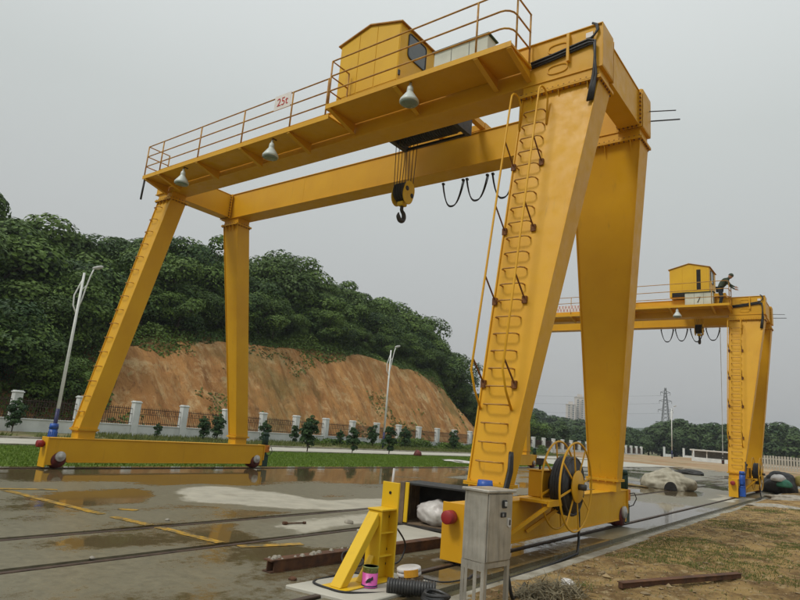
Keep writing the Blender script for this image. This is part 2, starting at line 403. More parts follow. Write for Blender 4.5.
# trenches that hold the rails, drain channel, kerb
for nm, xc, hw, zt_ in (('rail_trench', SX, .09, -.045), ('rail_trench', -4.075, .12, -.05), ('rail_trench', -2.505, .12, -.05), ('rail_trench', 0, .09, -.045)):
    tag(box(xc-hw, xc+hw, -16, 67, zt_-.08, zt_).build(nm, 'mud'), kind='structure')
tag(box(.56, .95, -16, 67, -.2, -.06).build('drain_channel', 'drain_mud'), kind='structure')
kr = tag(obj('kerb', None), kind='structure')
y = -16.0; i = 0
while y < 66:
    b_ = MB(); dz = random.uniform(-.008, .01); b_.box(.90+random.uniform(-.012,.012), 1.08, y+.006, y+1.994, -.2, .03+dz); b_.build('kerbstone', 'kerbstone', kr, .012); y += 2
def rail(xc, z_, label, wd=.035):
    b_ = MB().box(xc-wd, xc+wd, -16, 66.9, z_-.03, z_).box(xc-.008, xc+.008, -16, 66.9, -.055, z_-.03)
    tag(b_.build('rail', 'rail_steel', None, .006), label, 'rail')
rail(-4.07, -.004, 'flush dark steel rail in the wet yard, farther of the two between the crane legs')
rail(-2.50, -.004, 'flush dark steel rail in the wet yard, nearer of the two between the crane legs')
rail(0, .02, 'crane rail along the dirt edge under the near legs of both cranes')
rail(SX, .02, 'crane rail beside the grass strip under the far legs of the cranes')
# floor paint
pl = tag(obj('floor_line', None), 'worn yellow guide line painted on the wet concrete at left', 'floor marking')
def strip_line(a, b, wd=.15):
    a = Vector((*a, .008)); b = Vector((*b, .008)); MB().bar(a, b, wd, .004).build('paint_strip', 'floor_paint', pl)
for a, b in [((-8.7,-5.95),(-8.35,-5.0)), ((-8.5,-5.9),(-5.35,-5.66)), ((-5.05,-5.62),(-4.18,-5.52)), ((-3.98,-5.5),(-2.62,-5.4)), ((-2.3,-5.35),(-2.0,-4.45)), ((-5.75,-5.15),(-5.5,-4.95))]: strip_line(a, b)
# ---- grass strip, road, kerb, verge
tag(box(-20.6, -12.95, -60, 36, -.2, -.012).build('grass_strip', 'grass_ground'), kind='structure')
tag(box(-20.6, -12.95, 36.01, 130, -.2, -.02).build('side_apron', 'road_concrete'), kind='structure')
tag(box(-25.2, -20.75, -60, 150, -.2, -.03).build('road', 'road_concrete'), kind='structure')
for xa, xb in ((-20.75, -20.6), (-25.4, -25.2)):
    tag(box(xa, xb, -60, 130, -.2, .05).build('road_kerb', 'kerbstone'), kind='structure')
tag(box(-36, -25.4, -60, 150, -.2, -.01).build('verge', 'verge_ground'), kind='structure')
k = 70000; gx = rng.uniform(-20.5, -13.0, k); gy = rng.uniform(-8, 35, k)
tag(obj('grass_blades', blades(gx, gy, np.full(k, -.012), rng.uniform(.03, .085, k), rng.uniform(.012, .02, k), 'grass_blades', 'blade_green')), 'bright green lawn strip behind the far crane rail', 'grass', None, 'stuff')
k = 30000; gx = rng.uniform(-30.9, -25.5, k); gy = rng.uniform(-6, 70, k); kp = fbm(gx*.5, gy*.35, 5) > .45; gx = gx[kp]; gy = gy[kp]; k = len(gx)
tag(obj('verge_weeds', blades(gx, gy, np.full(k, -.01), rng.uniform(.05, .3, k), rng.uniform(.02, .04, k), 'verge_weeds', 'blade_weed')), 'rough weeds growing along the foot of the white boundary wall', 'weeds', None, 'stuff')
# ---- dirt field on the right
ys2 = np.concatenate([np.arange(-14, 10, .09), np.arange(10, 80, .7)]); xs2 = np.concatenate([np.arange(.93, 9, .09), np.arange(9, 60, 1.5)])
def dirt_h(x, y):
    x1 = 1.03 + .10*(fbm(y*.9, 0*y+7, 33, 3)-.5)*2
    e_ = np.clip((x-x1)/1.2, 0, 1)
    return np.where(x < x1-.02, -.1, .036) + .07*(fbm(x*5, y*5, 35, 3)-.5)*np.clip((x-x1)*4, 0, 1) + e_*(.04 + .16*(fbm(x*.45, y*.45, 21, 3)-.42) + .11*(fbm(x*2.2, y*2.2, 25, 3)-.5)) + .05*e_*(fbm(x*7, y*7, 31, 2)-.5) + np.clip((y-12)/60, 0, 1)*e_*.35
gx, gy = np.meshgrid(xs2, ys2)
tag(obj('dirt_field', grid_mesh('dirt_field', gx, gy, dirt_h(gx, gy), 'dirt')), kind='structure')
# bank at the end of the yard
xs3 = np.arange(-31, 70, 1.2); ys3 = np.arange(66.9, 175, 1.2); gx, gy = np.meshgrid(xs3, ys3)
def bank_h(x, y): return -.04 + np.clip((y-67)/14, 0, 1)*(.45 + .5*(fbm(x*.12, y*.12, 41, 3)-.4)) + .0*x
tag(obj('earth_bank', grid_mesh('earth_bank', gx, gy, bank_h(gx, gy), 'bank_soil')), kind='structure')
# ---- hill with the cut face
hy = np.array([-60, 0, 9, 11.3, 13.5, 16.8, 23.7, 30, 43.8, 52.4, 63.2, 69, 73.5, 80, 90, 110])
hz = np.array([5, 5, 5, 4.6, 6.0, 7.2, 8.5, 8.8, 9.8, 9.3, 9.4, 6.6, 3.0, 1.0, .2, 0])
def hill_h(x, y):
    h = np.interp(y, hy, hz)
    yy = y + 1.5*(fbm(x*.2, y*.2, 61, 2)-.5)
    foot = -34.6 + 1.6*(fbm(y*.12, 0*y+3, 50, 3)-.5) - np.clip((y-55)/20, 0, 1)*5
    wid = 8.2 + 2*(fbm(y*.15, 0*y+9, 52, 2)-.5)
    t = np.clip((foot - x)/wid, 0, 1)
    s = np.where(t < .1, t*t*5, .05 + (t-.1)*1.055); s = np.minimum(s, 1)
    gully = (np.abs(fbm(yy*.55 + .12*x, x*.08, 55, 3)-.5)*2)
    dep = (1.7*gully + .75*np.abs(fbm(yy*1.5, x*.7, 58, 3)-.5)*2 + .45*fbm(yy*3.1, x*2.6, 59, 3) - .75)*np.sin(np.clip(t, 0, 1)*math.pi)
    back = np.clip((foot - wid - x)/26, 0, 1)
    endf = np.clip((96-y)/22, 0, 1)
    return -.05 + h*s - dep*np.clip(h/6, 0, 1) + back*5.5*np.clip(h/8, 0, 1)*endf + np.clip(t, 0, 1)*.5*(fbm(x*.3, y*.3, 70, 2)-.5)
xs4 = np.concatenate([np.arange(-140, -50, 3), np.arange(-50, -33.2, .26)]); ys4 = np.concatenate([np.arange(-60, 4, 3), np.arange(4, 92, .28), np.arange(92, 112, 3)])
gx, gy = np.meshgrid(xs4, ys4)
tag(obj('hill', grid_mesh('hill', gx, gy, hill_h(gx, gy), 'cut_soil')), kind='structure')
# far wooded ridge
gx, gy = np.meshgrid(np.linspace(-900, 900, 90), np.linspace(1160, 1500, 12))
t_ = (gy-1160)/340
gz = -1 + np.sin(t_*math.pi)*(26 + 34*fbm(gx*.006, 0*gx+2, 81, 4)) + 3*fbm(gx*.06, gy*.06, 83, 3)
tag(obj('hills', grid_mesh('hills', gx, gy, gz, 'far_wood')), kind='structure')

# ================================================================== GANTRY CRANE
GA, GB, ZB, ZT, ZF, XR, XL = -1.555, -.971, 8.288, 9.171, 8.068, 1.25, -12.86
S = 12.376; W_ = 3.63; D2 = 22.52
crane = thing('gantry_crane', 'large yellow double-girder gantry crane in the foreground spanning the wet yard', 'crane', (0,0,0), 0, 'yellow gantry cranes')
# girders
for (ya, yb) in ((GA, GB), (-GB, -GA)):
    b_ = MB().box(XL, XR-.02, ya+.03, yb-.03, ZB+.02, ZT-.02).box(XL-.02, XR-.004, ya, yb, ZB, ZB+.022).box(XL-.02, XR-.004, ya, yb, ZT-.022, ZT)
    b_.box(XR-.02, XR, ya+.004, yb-.004, ZB+.024, ZT-.024)
    gd = b_.build('girder', 'yellow', crane, .004)
    box(XL, XR-.05, (ya+yb)/2-.03, (ya+yb)/2+.03, ZT, ZT+.05).build('trolley_rail', 'rust', gd)
    sp = MB()
    for xs_ in (-8.9, -4.6): sp.box(xs_-.006, xs_+.006, ya+.027, yb-.027, ZB+.024, ZT-.024)
    sp.build('weld_seam', 'yellow', gd)
# end beams between the girders
for xa, xb, tp in ((.78, 1.17, 'r'), (-12.78, -12.40, 'l')):
    eb = MB().box(xa, xb, GB-.02, -GB+.02, ZB+.05, ZT-.06).box(xa-.02, xb+.02, GB-.015, -GB+.015, ZT-.06, ZT-.04).box(xa-.02, xb+.02, GB-.015, -GB+.015, ZB+.03, ZB+.05).build('end_beam', 'yellow', crane, .004)
    for yy in (-GB-.07, GB+.05): box(xa-.07, xb+.07, yy, yy+.02, ZB+.0, ZT-.03).build('flange_plate', 'yellow', eb)
    q = MB()
    for yy in (-GB-.075,):
        for z_ in np.arange(ZB+.08, ZT-.06, .095):
            for x_ in (xa-.045, xb+.045): q.cyl((x_, yy-.03, z_), (x_, yy+.05, z_), .018, 6)
        for x_ in np.arange(xa, xb+.01, .09): q.cyl((x_, yy-.03, ZB+.015), (x_, yy+.05, ZB+.015), .016, 6)
    tag(q.build('flange_bolts', 'rusty_bolt', eb), kind='stuff')
# legs
def lerp(a, b, t): return a+(b-a)*t
ZL0, ZL1 = 1.05, ZF-.03
def leg(xb, xt, ycb, yct, db, dt):
    def P_(z, ex=0, ey=0):
        t = (z-ZL0)/(ZL1-ZL0); xa, xc = lerp(xb[0], xt[0], t), lerp(xb[1], xt[1], t); yc = lerp(ycb, yct, t); d = lerp(db, dt, t)/2
        return xa-ex, xc+ex, yc-d-ey, yc+d+ey
    def ring_(z, f): xa, xc, ya, yb = P_(z); return f(xa, xc, ya, yb, z)
    b_ = MB()
    rect = lambda x0, x1, y0, y1, z: [(x0,y0,z),(x1,y0,z),(x1,y1,z),(x0,y1,z)]
    b_.hexa(ring_(ZL0, lambda a, b, c, d, z: rect(a+.02, b-.02, c+.03, d-.03, z)) + ring_(ZL1, lambda a, b, c, d, z: rect(a+.02, b-.02, c+.03, d-.03, z)))
    b_.hexa(ring_(ZL0, lambda a, b, c, d, z: rect(a, a+.024, c, d, z)) + ring_(ZL1, lambda a, b, c, d, z: rect(a, a+.024, c, d, z)))
    b_.hexa(ring_(ZL0, lambda a, b, c, d, z: rect(b-.024, b, c, d, z)) + ring_(ZL1, lambda a, b, c, d, z: rect(b-.024, b, c, d, z)))
    o = b_.build('leg', 'yellow', crane, .004)
    # top flange pair and girder saddle
    xa, xc, ya, yb = P_(ZL1)
    b_ = MB().box(xa-.05, xc+.05, ya-.06, yb+.06, ZF-.03, ZF-.004).box(xa-.05, xc+.05, ya-.06, yb+.06, ZF-.001, ZF+.025).box(xa+.01, xc-.01, ya+.02, yb-.02, ZF+.025, ZB)
    for x_ in np.linspace(xa+.2, xc-.2, 3):
        b_.hexa([(x_-.008, ya-.05, ZF-.04), (x_+.008, ya-.05, ZF-.04), (x_+.008, ya+.04, ZF-.25), (x_-.008, ya+.04, ZF-.25), (x_-.008, ya-.05, ZF-.03), (x_+.008, ya-.05, ZF-.03), (x_+.008, ya+.04, ZF-.03), (x_-.008, ya+.04, ZF-.03)])
    fo = b_.build('top_flange', 'yellow', o, .003)
    q = MB()
    for x_ in np.arange(xa, xc+.01, .105):
        for y_ in (ya-.03, yb+.03): q.cyl((x_, y_, ZF-.06), (x_, y_, ZF+.05), .016, 6)
    for y_ in np.arange(ya+.06, yb-.02, .105):
        for x_ in (xa-.025, xc+.025): q.cyl((x_, y_, ZF-.06), (x_, y_, ZF+.05), .016, 6)
    tag(q.build('flange_bolts', 'rusty_bolt', o), kind='stuff')
    # foot
    xa, xc, ya, yb = P_(ZL0)
    cx_, cy_ = (xa+xc)/2, (ya+yb)/2
    b_ = MB().box(xa+.02, xc-.02, ya+.02, yb-.02, .788, 1.0).box(xa-.04, xc+.04, ya-.04, yb+.04, 1.0, 1.022).box(xa-.04, xc+.04, ya-.04, yb+.04, 1.026, 1.05)
    for x_ in np.linspace(xa+.06, xc-.06, 4):
        for y_ in (ya-.02, yb+.02): b_.cyl((x_, y_, .975), (x_, y_, 1.085), .018, 6)
    b_.build('leg_foot', 'yellow', o)
    return o, P_
def lips(o, P_): pass
lf, PF = leg((-.32, .30), (-.29, 1.19), -2.60, -1.263, .36, .58)
lr_, PR = leg((-.32, .30), (-.29, 1.19), 2.60, 1.263, .36, .58)
lfl, PL = leg((-12.70, -12.28), (-12.74, -11.98), -2.62, -1.263, .50, .52)
lbl, PLB = leg((-12.70, -12.28), (-12.74, -11.98), 2.62, 1.263, .50, .52)
# ladder on the front near leg
def rung_mb(x0, x1, yf, z_, dep=.15, r=.0135): return MB().tube([(x0, yf+.02, z_), (x0, yf-dep*.7, z_), (x0+.05, yf-dep, z_), (x1-.05, yf-dep, z_), (x1, yf-dep*.7, z_), (x1, yf+.02, z_)], r, 6)
lad = MB(); HR = .43
for x_ in (-.27, .27):
    pts = [(x_, PF(2.35)[2]-.02, 2.15), (x_, PF(2.5)[2]-HR*.6, 2.42), (x_, PF(2.7)[2]-HR, 2.72)]
    pts += [(x_, PF(z_)[2]-HR, z_) for z_ in (4, 5.5, 7, 7.75)]
    for k in range(1, 7):
        a = math.pi*k/6*.9; pts.append((x_, PF(7.8)[2]-HR + .2*(1-math.cos(a)), 7.8+.2*math.sin(a)))
    pts.append((x_, PF(7.4)[2]+.01, 7.35))
    lad.tube(pts, .019, 8)
lado = lad.build('ladder', 'yellow', lf)
for z_ in (2.9, 4.3, 5.6, 6.9):
    for x_ in (-.27, .27):
        MB().tube([(x_, PF(z_)[2]-HR, z_), (x_, PF(z_-.35)[2]+.01, z_-.35)], .015, 6).box(x_-.04, x_+.04, PF(z_-.35)[2]-.02, PF(z_-.35)[2]+.03, z_-.42, z_-.30).build('bracket', 'rusty_bolt', lado)
z_ = 1.36
while z_ < 7.75: rung_mb(-.17, .23, PF(z_)[2]+.03, z_).build('rung', 'rail_paint', lado); z_ += .285
lad2 = MB()
for x_ in (-12.62, -12.32): lad2.box(x_-.01, x_+.01, PL(1.4)[2]-.002, PL(1.4)[2]+.05, 1.3, 1.5)
lo2 = lad2.build('ladder', 'yellow', lfl)
z_ = 1.5
while z_ < 7.8: rung_mb(-12.66, -12.36, PL(z_)[2]+.03, z_, .12, .012).build('rung', 'rail_paint', lo2); z_ += .42
# sills with wheels, buffers and motors
for xc, sg in ((0, 1), (-S, -1)):
    b_ = MB().box(xc-.14, xc+.14, -3.40, 3.40, .18, .77).box(xc-.165, xc+.165, -3.60, 3.60, .768, .788).box(xc-.165, xc+.165, -3.05, 3.05, .160, .180)
    for y0, y1 in ((-3.60, -3.40), (3.40, 3.60)):
        b_.box(xc-.14, xc+.14, y0, y1, .50, .768)
        for sx_ in (-.15, .13): b_.box(xc+sx_, xc+sx_+.02, y0, y1, .10, .50)
    so_ = b_.build('sill_beam', 'yellow', crane, .004)
    box(xc-.18, xc+.18, -3.635, -3.60, .045, .80).build('end_plate', 'yellow', so_, .004)
    box(xc-.18, xc+.18, 3.60, 3.635, .28, .80).build('end_plate', 'yellow', so_, .004)
    MB().lathe((xc, -3.635, .62), (0,-1,0), [(0,.055),(.04,.055),(.042,.090),(.175,.090),(.182,.082),(.183,.0)], 20).build('buffer', 'buffer_red', so_)
    MB().lathe((xc, 3.635, .62), (0,1,0), [(0,.055),(.04,.055),(.042,.090),(.175,.090),(.182,.082),(.183,.0)], 20).build('buffer', 'buffer_red', so_)
    for y_ in (-3.28, 3.28):
        wh = MB().lathe((xc-.168, y_, .225), (1,0,0), [(0,.0),(0,.19),(.11,.19),(.11,.21),(.22,.21),(.22,.19),(.336,.19),(.336,0)], 28).build('wheel', 'wheel_red', so_)
        for s2 in (-1, 1): MB().lathe((xc+s2*.165, y_+.02, .32), (s2,0,0), [(0,.13),(.05,.13),(.065,.11),(.07,.05),(.085,.05),(.086,0)], 20).build('axle_cap', 'cap_grey', wh)
    # front drive, blue
    q = MB(); xm = xc + sg*.30; q.box(xm-.11, xm+.11, -3.46, -3.22, .10, .46).cyl((xm, -3.34, .46), (xm, -3.34, .52), .13, 16).cyl((xm, -3.34, .52), (xm, -3.34, 1.0), .105, 16)
    for k in range(12): a = 2*math.pi*k/12; q.box(xm+.104*math.cos(a)-.008, xm+.104*math.cos(a)+.008, -3.34+.104*math.sin(a)-.008, -3.34+.104*math.sin(a)+.008, .55, .92)
    q.cyl((xm, -3.34, 1.0), (xm, -3.34, 1.13), .118, 16, .10).cyl((xc+sg*.14, -3.34, .3), (xm, -3.34, .3), .06, 12).box(xm-.05, xm+.05, -3.49, -3.42, .6, .74)
    q.build('drive_motor', 'motor_blue', so_)
    # rear drive, green with orange junction box
    q = MB(); ym = 3.77; xm = xc + sg*.02
    q.box(xm-.11, xm+.11, ym-.125, ym+.12, .06, .46).cyl((xm, ym, .46), (xm, ym, .50), .12, 16).cyl((xm, ym, .78), (xm, ym, 1.12), .10, 16).cyl((xm, ym, 1.12), (xm, ym, 1.22), .112, 16, .09).cyl((xm, ym, .5), (xm, ym, .78), .085, 12)
    for k in range(12): a = 2*math.pi*k/12; q.box(xm+.1*math.cos(a)-.007, xm+.1*math.cos(a)+.007, ym+.1*math.sin(a)-.007, ym+.1*math.sin(a)+.007, .80, 1.1)
    gm_ = q.build('drive_motor', 'motor_green', so_)
    box(xm-.13, xm+.13, ym-.13, ym+.13, .54, .79).build('junction_box', 'orange_box', gm_, .01)
    MB().tube([(xm+.13, ym+.05, .7), (xm+.22, ym+.12, .72), (xm+.26, ym+.14, .6), (xm+.2, ym+.1, .45), (xm+.1, ym+.05, .4)], .012, 6).build('cable', 'black_rubber', gm_)
# cable reel on the near sill
rl = MB(); rc = Vector((0, -1.07, 1.04)); XA, XB_ = .44, .74
for x_ in (XA, XB_): rl.ring((x_, rc.y, rc.z), (1,0,0), .70, .017, 44, 8)
for k in range(8):
    a = 2*math.pi*k/8+.2; d = Vector((0, math.cos(a), math.sin(a)))
    for x_ in (XA, XB_): rl.bar(Vector((x_, 0, 0))+Vector((0, rc.y, rc.z))+d*.1, Vector((x_, 0, 0))+Vector((0, rc.y, rc.z))+d*.69, .03, .014, (1,0,0))
reel = rl.build('cable_reel', 'yellow', crane)
MB().lathe((XB_+.01, rc.y, rc.z), (1,0,0), [(0,0),(0,.25),(.02,.26),(.03,.25),(.035,0)], 32).build('hub_disc', 'yellow', reel)
MB().lathe((XB_+.04, rc.y, rc.z), (1,0,0), [(0,.05),(.12,.05),(.121,.0)], 12).build('hub_shaft', 'dark_steel', reel)
q = MB()
for k in range(6): q.ring((.49+.04*k, rc.y, rc.z), (1,0,0), .44+.008*(k % 2), .026, 40, 8)
q.lathe((.46, rc.y, rc.z), (1,0,0), [(0,0),(0,.43),(.25,.43),(.25,0)], 32)
q.build('wound_cable', 'cable_reel_black', reel)
MB().tube([(.6, rc.y+.46, rc.z), (.62, rc.y+.47, .5), (.64, rc.y+.42, .12), (.70, rc.y+.2, -.02), (.72, rc.y-1.5, -.07), (.70, rc.y-3, -.08)], .022, 8).build('power_cable', 'black_rubber', reel)
# motor box, platform and struts carrying the reel
pf = MB().box(.165, .64, -1.95, -.70, .79, .83).box(.62, .66, -1.95, -.70, .75, .84).build('reel_platform', 'yellow', crane)
for y_ in (-1.85, -1.22): MB().bar((.62, y_, .77), (.165, y_-.45, .30), .05, .05).build('strut', 'yellow', pf)
bx = box(.10, .32, -1.52, -.80, .833, 1.24).build('motor_box', 'yellow', pf, .012)
box(.08, .34, -1.54, -.78, 1.243, 1.26).build('lid', 'yellow', bx, .005)
MB().cyl((.2, -1.3, 1.26), (.2, -1.3, 1.33), .02, 8).box(.15, .25, -1.35, -1.25, 1.33, 1.44).build('warning_horn', 'dark_steel', bx)
MB().lathe((.32, -1.07, 1.04), (1,0,0), [(0,.16),(.05,.16),(.1,.1),(.14,.08)], 20).build('gearbox', 'dark_steel', bx)
box(.03, .07, -2.10, -1.99, .79, 1.32).build('upright_plate', 'yellow', crane, .005)
box(.03, .06, -2.24, -2.13, .79, 1.32).build('upright_cover', 'panel_white', crane, .004)
# cable running into the foot of the near leg
q = MB()
for k in range(3): q.tube([(.30, -3.12+.04*k, .80), (.345, -3.0+.04*k, .84), (.37, -2.88+.045*k, 1.02), (.385, -2.80+.045*k, 1.25), (.37, -2.76+.04*k, 1.46), (.345, -2.70+.03*k, 1.52)], .022, 8)
q.build('leg_cable', 'black_rubber', crane)
# walkway in two levels
YL, YR, ZWL, ZWR, XS = -2.33, -2.44, 8.49, 8.68, -4.68
wk = MB().box(-12.34, XS, YL, GA, ZWL-.045, ZWL).box(-12.34, XS, YL-.012, YL, ZWL-.07, ZWL+.045).build('walkway', 'yellow', crane)
w2 = MB().box(XS, -.10, YR, GA, ZWR-.045, ZWR).box(XS, -.10, YR-.012, YR, ZWR-.08, ZWR+.03).box(XS-.012, XS, YR-.012, GA, ZWR-.09, ZWR+.03).build('walkway', 'yellow', crane)
def wbracket(x_, yo, zt_, par, d0=.09, d1=.30):
    MB().prism([(yo, zt_-.047), (GA, zt_-.047), (GA, zt_-d1), (yo, zt_-d0)], .02, lambda u, v_, t: (x_+t, u, v_)).build('bracket', 'yellow', par)
    MB().hexa([(x_-.04, yo, zt_-d0-.012), (x_+.06, yo, zt_-d0-.012), (x_+.06, GA, zt_-d1-.012), (x_-.04, GA, zt_-d1-.012), (x_-.04, yo, zt_-d0), (x_+.06, yo, zt_-d0), (x_+.06, GA, zt_-d1), (x_-.04, GA, zt_-d1)]).build('bracket_flange', 'yellow', par)
for x_ in (-12.2, -11.5, -9.65, -7.8, -6.0): wbracket(x_, YL, ZWL, wk)
for x_ in (-4.60, -2.75, -.85, -.16): wbracket(x_, YR, ZWR, w2)
# railings
def rail_post(par, a, h): MB().tube([a, (a[0], a[1], a[2]+h)], .02, 8).build('post', 'rail_paint', par)
rz = ZWL+.985
rlL = MB()
for hh in (.985, .66, .34):
    rlL.tube([(-12.30, GA-.05, ZWL+hh), (-12.30, YL+.02, ZWL+hh), (-10.6, YL+.02, ZWL+hh), (XS-.1 if hh < .9 else XS-.1, YL+.02, ZWL+hh)], .017, 8)
ro = rlL.build('railing', 'rail_paint', crane)
for x_ in (-12.30, -11.5, -9.65, -7.8, -6.0, -4.82): rail_post(ro, (x_, YL+.02, ZWL), .985)
for x_, y_ in ((-12.30, GA-.06),): rail_post(ro, (x_, y_, ZWL), .985)
rlR = MB(); HRT = 1.12
for hh in (HRT, HRT*.66, HRT*.33):
    pts = [(XS+.03, GA-.30, ZWR+hh), (XS+.03, YR+.02, ZWR+hh), (-2.7, YR+.02, ZWR+hh), (-.36, YR+.02, ZWR+hh)]
    for k in range(1, 5): a = k*math.pi/8; pts.append((-.36+.22*math.sin(a), YR+.02+.22*(1-math.cos(a)), ZWR+hh))
    pts.append((-.14, GA-.04, ZWR+hh-.0))
    rlR.tube(pts, .018, 8)
ro2 = rlR.build('railing', 'rail_paint', crane)
for x_, y_ in ((XS+.03, YR+.02), (-.85, YR+.02), (-.14, YR+.26), (-.14, GA-.06), (XS+.03, GA-.30)): rail_post(ro2, (x_, y_, ZWR), HRT)
# floodlights under the walkway edge
for x_, y_, zt_ in ((-2.40, -2.34, 8.66), (-6.63, -2.25, 8.43), (-10.33, -2.25, 8.43)):
    fl = MB().lathe((x_, y_, zt_-.50), (0,0,1), [(0,.185),(.015,.20),(.06,.195),(.20,.10),(.25,.065),(.27,.07),(.36,.06),(.38,.035),(.45,.03)], 20).build('floodlight', 'lamp_white', crane)
    MB().lathe((x_, y_, zt_-.505), (0,0,-1), [(0,.185),(.015,.17),(.03,.1),(.032,0)], 20).build('lamp_lens', 'lamp_glass', fl)
    MB().tube([(x_, y_, zt_-.07), (x_, y_, zt_+.01), (x_, y_+.12, zt_+.01)], .018, 8).build('lamp_bracket', 'rust', fl)
# electrical panel standing on the walkway
pn = box(-2.12, -.86, -1.98, -1.66, ZWR, 9.40).build('electrical_panel', 'panel_white', crane, .008)
box(-2.16, -.82, -2.02, -1.62, 9.402, 9.43).build('panel_lid', 'motor_green', pn, .004)
for x_ in (-1.7, -1.28): box(x_-.004, x_+.004, -1.985, -1.978, 8.74, 9.38).build('door_seam', 'dark_steel', pn)
# oval hand holes, cable bundle and plate at the near end of the outer girder
for z_ in (8.93, 8.50):
    q = MB(); n_ = 28; pts = []
    for k in range(n_+1):
        a = 2*math.pi*k/n_; ca, sa = math.cos(a), math.sin(a)
        pts.append((.40 + .19*math.copysign(abs(ca)**.7, ca), GA+.025, z_ + .085*math.copysign(abs(sa)**.7, sa)))
    q.tube(pts, .016, 6, False); q.build('hand_hole_rim', 'yellow', crane)
q = MB()
for k in range(4):
    dz = .032*k-.05; o_ = GA-.005-.02*(k % 2)
    q.tube([(-.12, o_, 8.70+dz), (.3, o_, 8.74+dz), (.75, o_, 8.80+dz), (1.0, o_, 8.83+dz), (1.10+.01*k, o_-.03, 8.77+dz*.4), (1.13, o_-.04, 8.5), (1.13+.02*(k-1.5), o_-.05, 8.12), (1.10+.025*(k-1.5), PF(7.9)[2]-.05, 7.9), (1.07+.03*(k-1.5), PF(7.6)[2]-.03, 7.60)], .021, 8)
for k in range(2):
    q.tube([(.98, GA-.02, 8.83+.03*k), (1.10, GA-.03, 8.92), (1.15+.02*k, GA-.02, 9.02), (1.13+.02*k, GA-.01, 9.14), (1.05, GA+.02, 9.21+.01*k)], .019, 8)
q.build('cable_bundle', 'black_rubber', crane)
for x_ in (.62,): box(x_-.025, x_+.025, GA-.06, GA+.03, 8.55, 9.12).build('cable_clamp', 'yellow', crane)
MB().box(.94, 1.07, GA-.004, GA+.026, 8.93, 9.03).build('data_plate', 'sign_white', crane)
MB().tube([(1.26, 1.4, 8.85), (1.75, 1.62, 8.86)], .012, 6).tube([(1.26, 1.52, 8.68), (1.8, 1.75, 8.70)], .015, 6).build('conduit_stub', 'dark_steel', crane)
MB().cyl((-12.30, -2.28, 8.45), (-12.33, -2.28, 7.80), .03, 8).build('drain_hose', 'black_rubber', crane)
# festoon cable under the rear girder
yf = 1.62
for (x0, x1, dz) in ((-4.12, -3.50, .70), (-3.38, -2.78, .66), (-2.62, -2.0, .72), (-1.85, -1.2, .66)):
    q = MB()
    for k in range(2):
        pts = []
        for j in range(15):
            t = j/14; u = 2*t-1; pts.append((lerp(x0, x1, t)+.03*k*u, yf+.02*k, ZB-.02 - (dz-.03*k)*(1-abs(u)**2.6)))
        q.tube(pts, .017, 6)
    for x_ in (x0, x1): q.box(x_-.03, x_+.03, yf-.03, yf+.04, ZB-.05, ZB-.001)
    q.build('festoon_cable', 'black_rubber', crane)

# ---- hoist trolley (its own thing: it travels on the girders)
trolley = thing('hoist_trolley', 'hoist trolley with gabled yellow machine house on the foreground crane', 'hoist', (-4.165, 0, ZT+.05))
def tz(z): return z-ZT-.05
HX0, HX1, HY0, HY1, HZ0, HZE, HZR = -.915, .915, -1.77, -.19, 9.26, 10.71, 10.95
b_ = MB().box(.93, 1.55, -1.42, -1.10, tz(9.27), tz(9.44)).box(-.8, .8, -1.45, -1.08, tz(9.225), tz(9.262)).box(-.95, 1.55, 1.10, 1.42, tz(9.27), tz(9.44))
for x_ in (-.95, .2, 1.4): b_.box(x_, x_+.14, -1.12, 1.12, tz(9.28), tz(9.43))
tf_ = b_.build('trolley_frame', 'yellow', trolley)
for x_ in (-.7, 1.3):
    for y_ in (-1.263, 1.263): MB().lathe((x_, y_-.06, tz(9.22)+.145), (0,1,0), [(0,0),(0,.12),(.02,.14),(.1,.14),(.12,.12),(.12,0)], 20).build('wheel', 'dark_steel', trolley)
dr = MB().cyl((-.25, 0, tz(9.0)), (1.5, 0, tz(9.0)), .27, 24)
for k in range(22): dr.ring((-.15+.07*k, 0, tz(9.0)), (1,0,0), .275, .022, 24, 6)
dr.build('hoist_drum', 'cable_reel_black', trolley)
MB().box(1.5, 1.62, -.35, .35, tz(8.72), tz(9.5)).box(-.37, -.25, -.35, .35, tz(8.72), tz(9.5)).box(-.3, 1.55, .30, .36, tz(8.74), tz(8.80)).bar((1.55,-.3,tz(8.75)), (.9,-.3,tz(9.2)), .04, .04).build('drum_frame', 'dark_steel', trolley)
# house walls (each wall a panel), roof, window
hs = MB()
gab = [(HX0, tz(HZ0)), (HX1, tz(HZ0)), (HX1, tz(HZE)), (0, tz(HZR)), (HX0, tz(HZE))]
hs.prism(gab, HY1-HY0, lambda u, v_, t: (u, HY0+t, v_))
house = hs.build('machine_house', 'yellow_house', trolley, .006)
for x0, x1 in ((HX0+.02, -.32), (-.30, .22), (.24, HX1-.02)):
    zt0 = lambda x_: tz(HZE) + (1-abs(x_)/HX1)*(HZR-HZE) - .05
    MB().prism([(x0, tz(HZ0)+.03), (x1, tz(HZ0)+.03), (x1, zt0(x1)), (0 if x0 < 0 < x1 else (x0+x1)/2, zt0(0) if x0 < 0 < x1 else zt0((x0+x1)/2)), (x0, zt0(x0))], .010, lambda u, v_, t: (u, HY0-.010+t, v_)).build('wall_panel', 'yellow_house', house, .002)
for s_ in (-1, 1):
    MB().hexa([(s_*-.0, HY0-.05, tz(HZR)+.004), (s_*(HX1+.06), HY0-.05, tz(HZE)-.012), (s_*(HX1+.06), HY1+.05, tz(HZE)-.012), (0, HY1+.05, tz(HZR)+.004), (0, HY0-.05, tz(HZR)+.03), (s_*(HX1+.06), HY0-.05, tz(HZE)+.014), (s_*(HX1+.06), HY1+.05, tz(HZE)+.014), (0, HY1+.05, tz(HZR)+.03)]).build('roof', 'rail_paint', house)
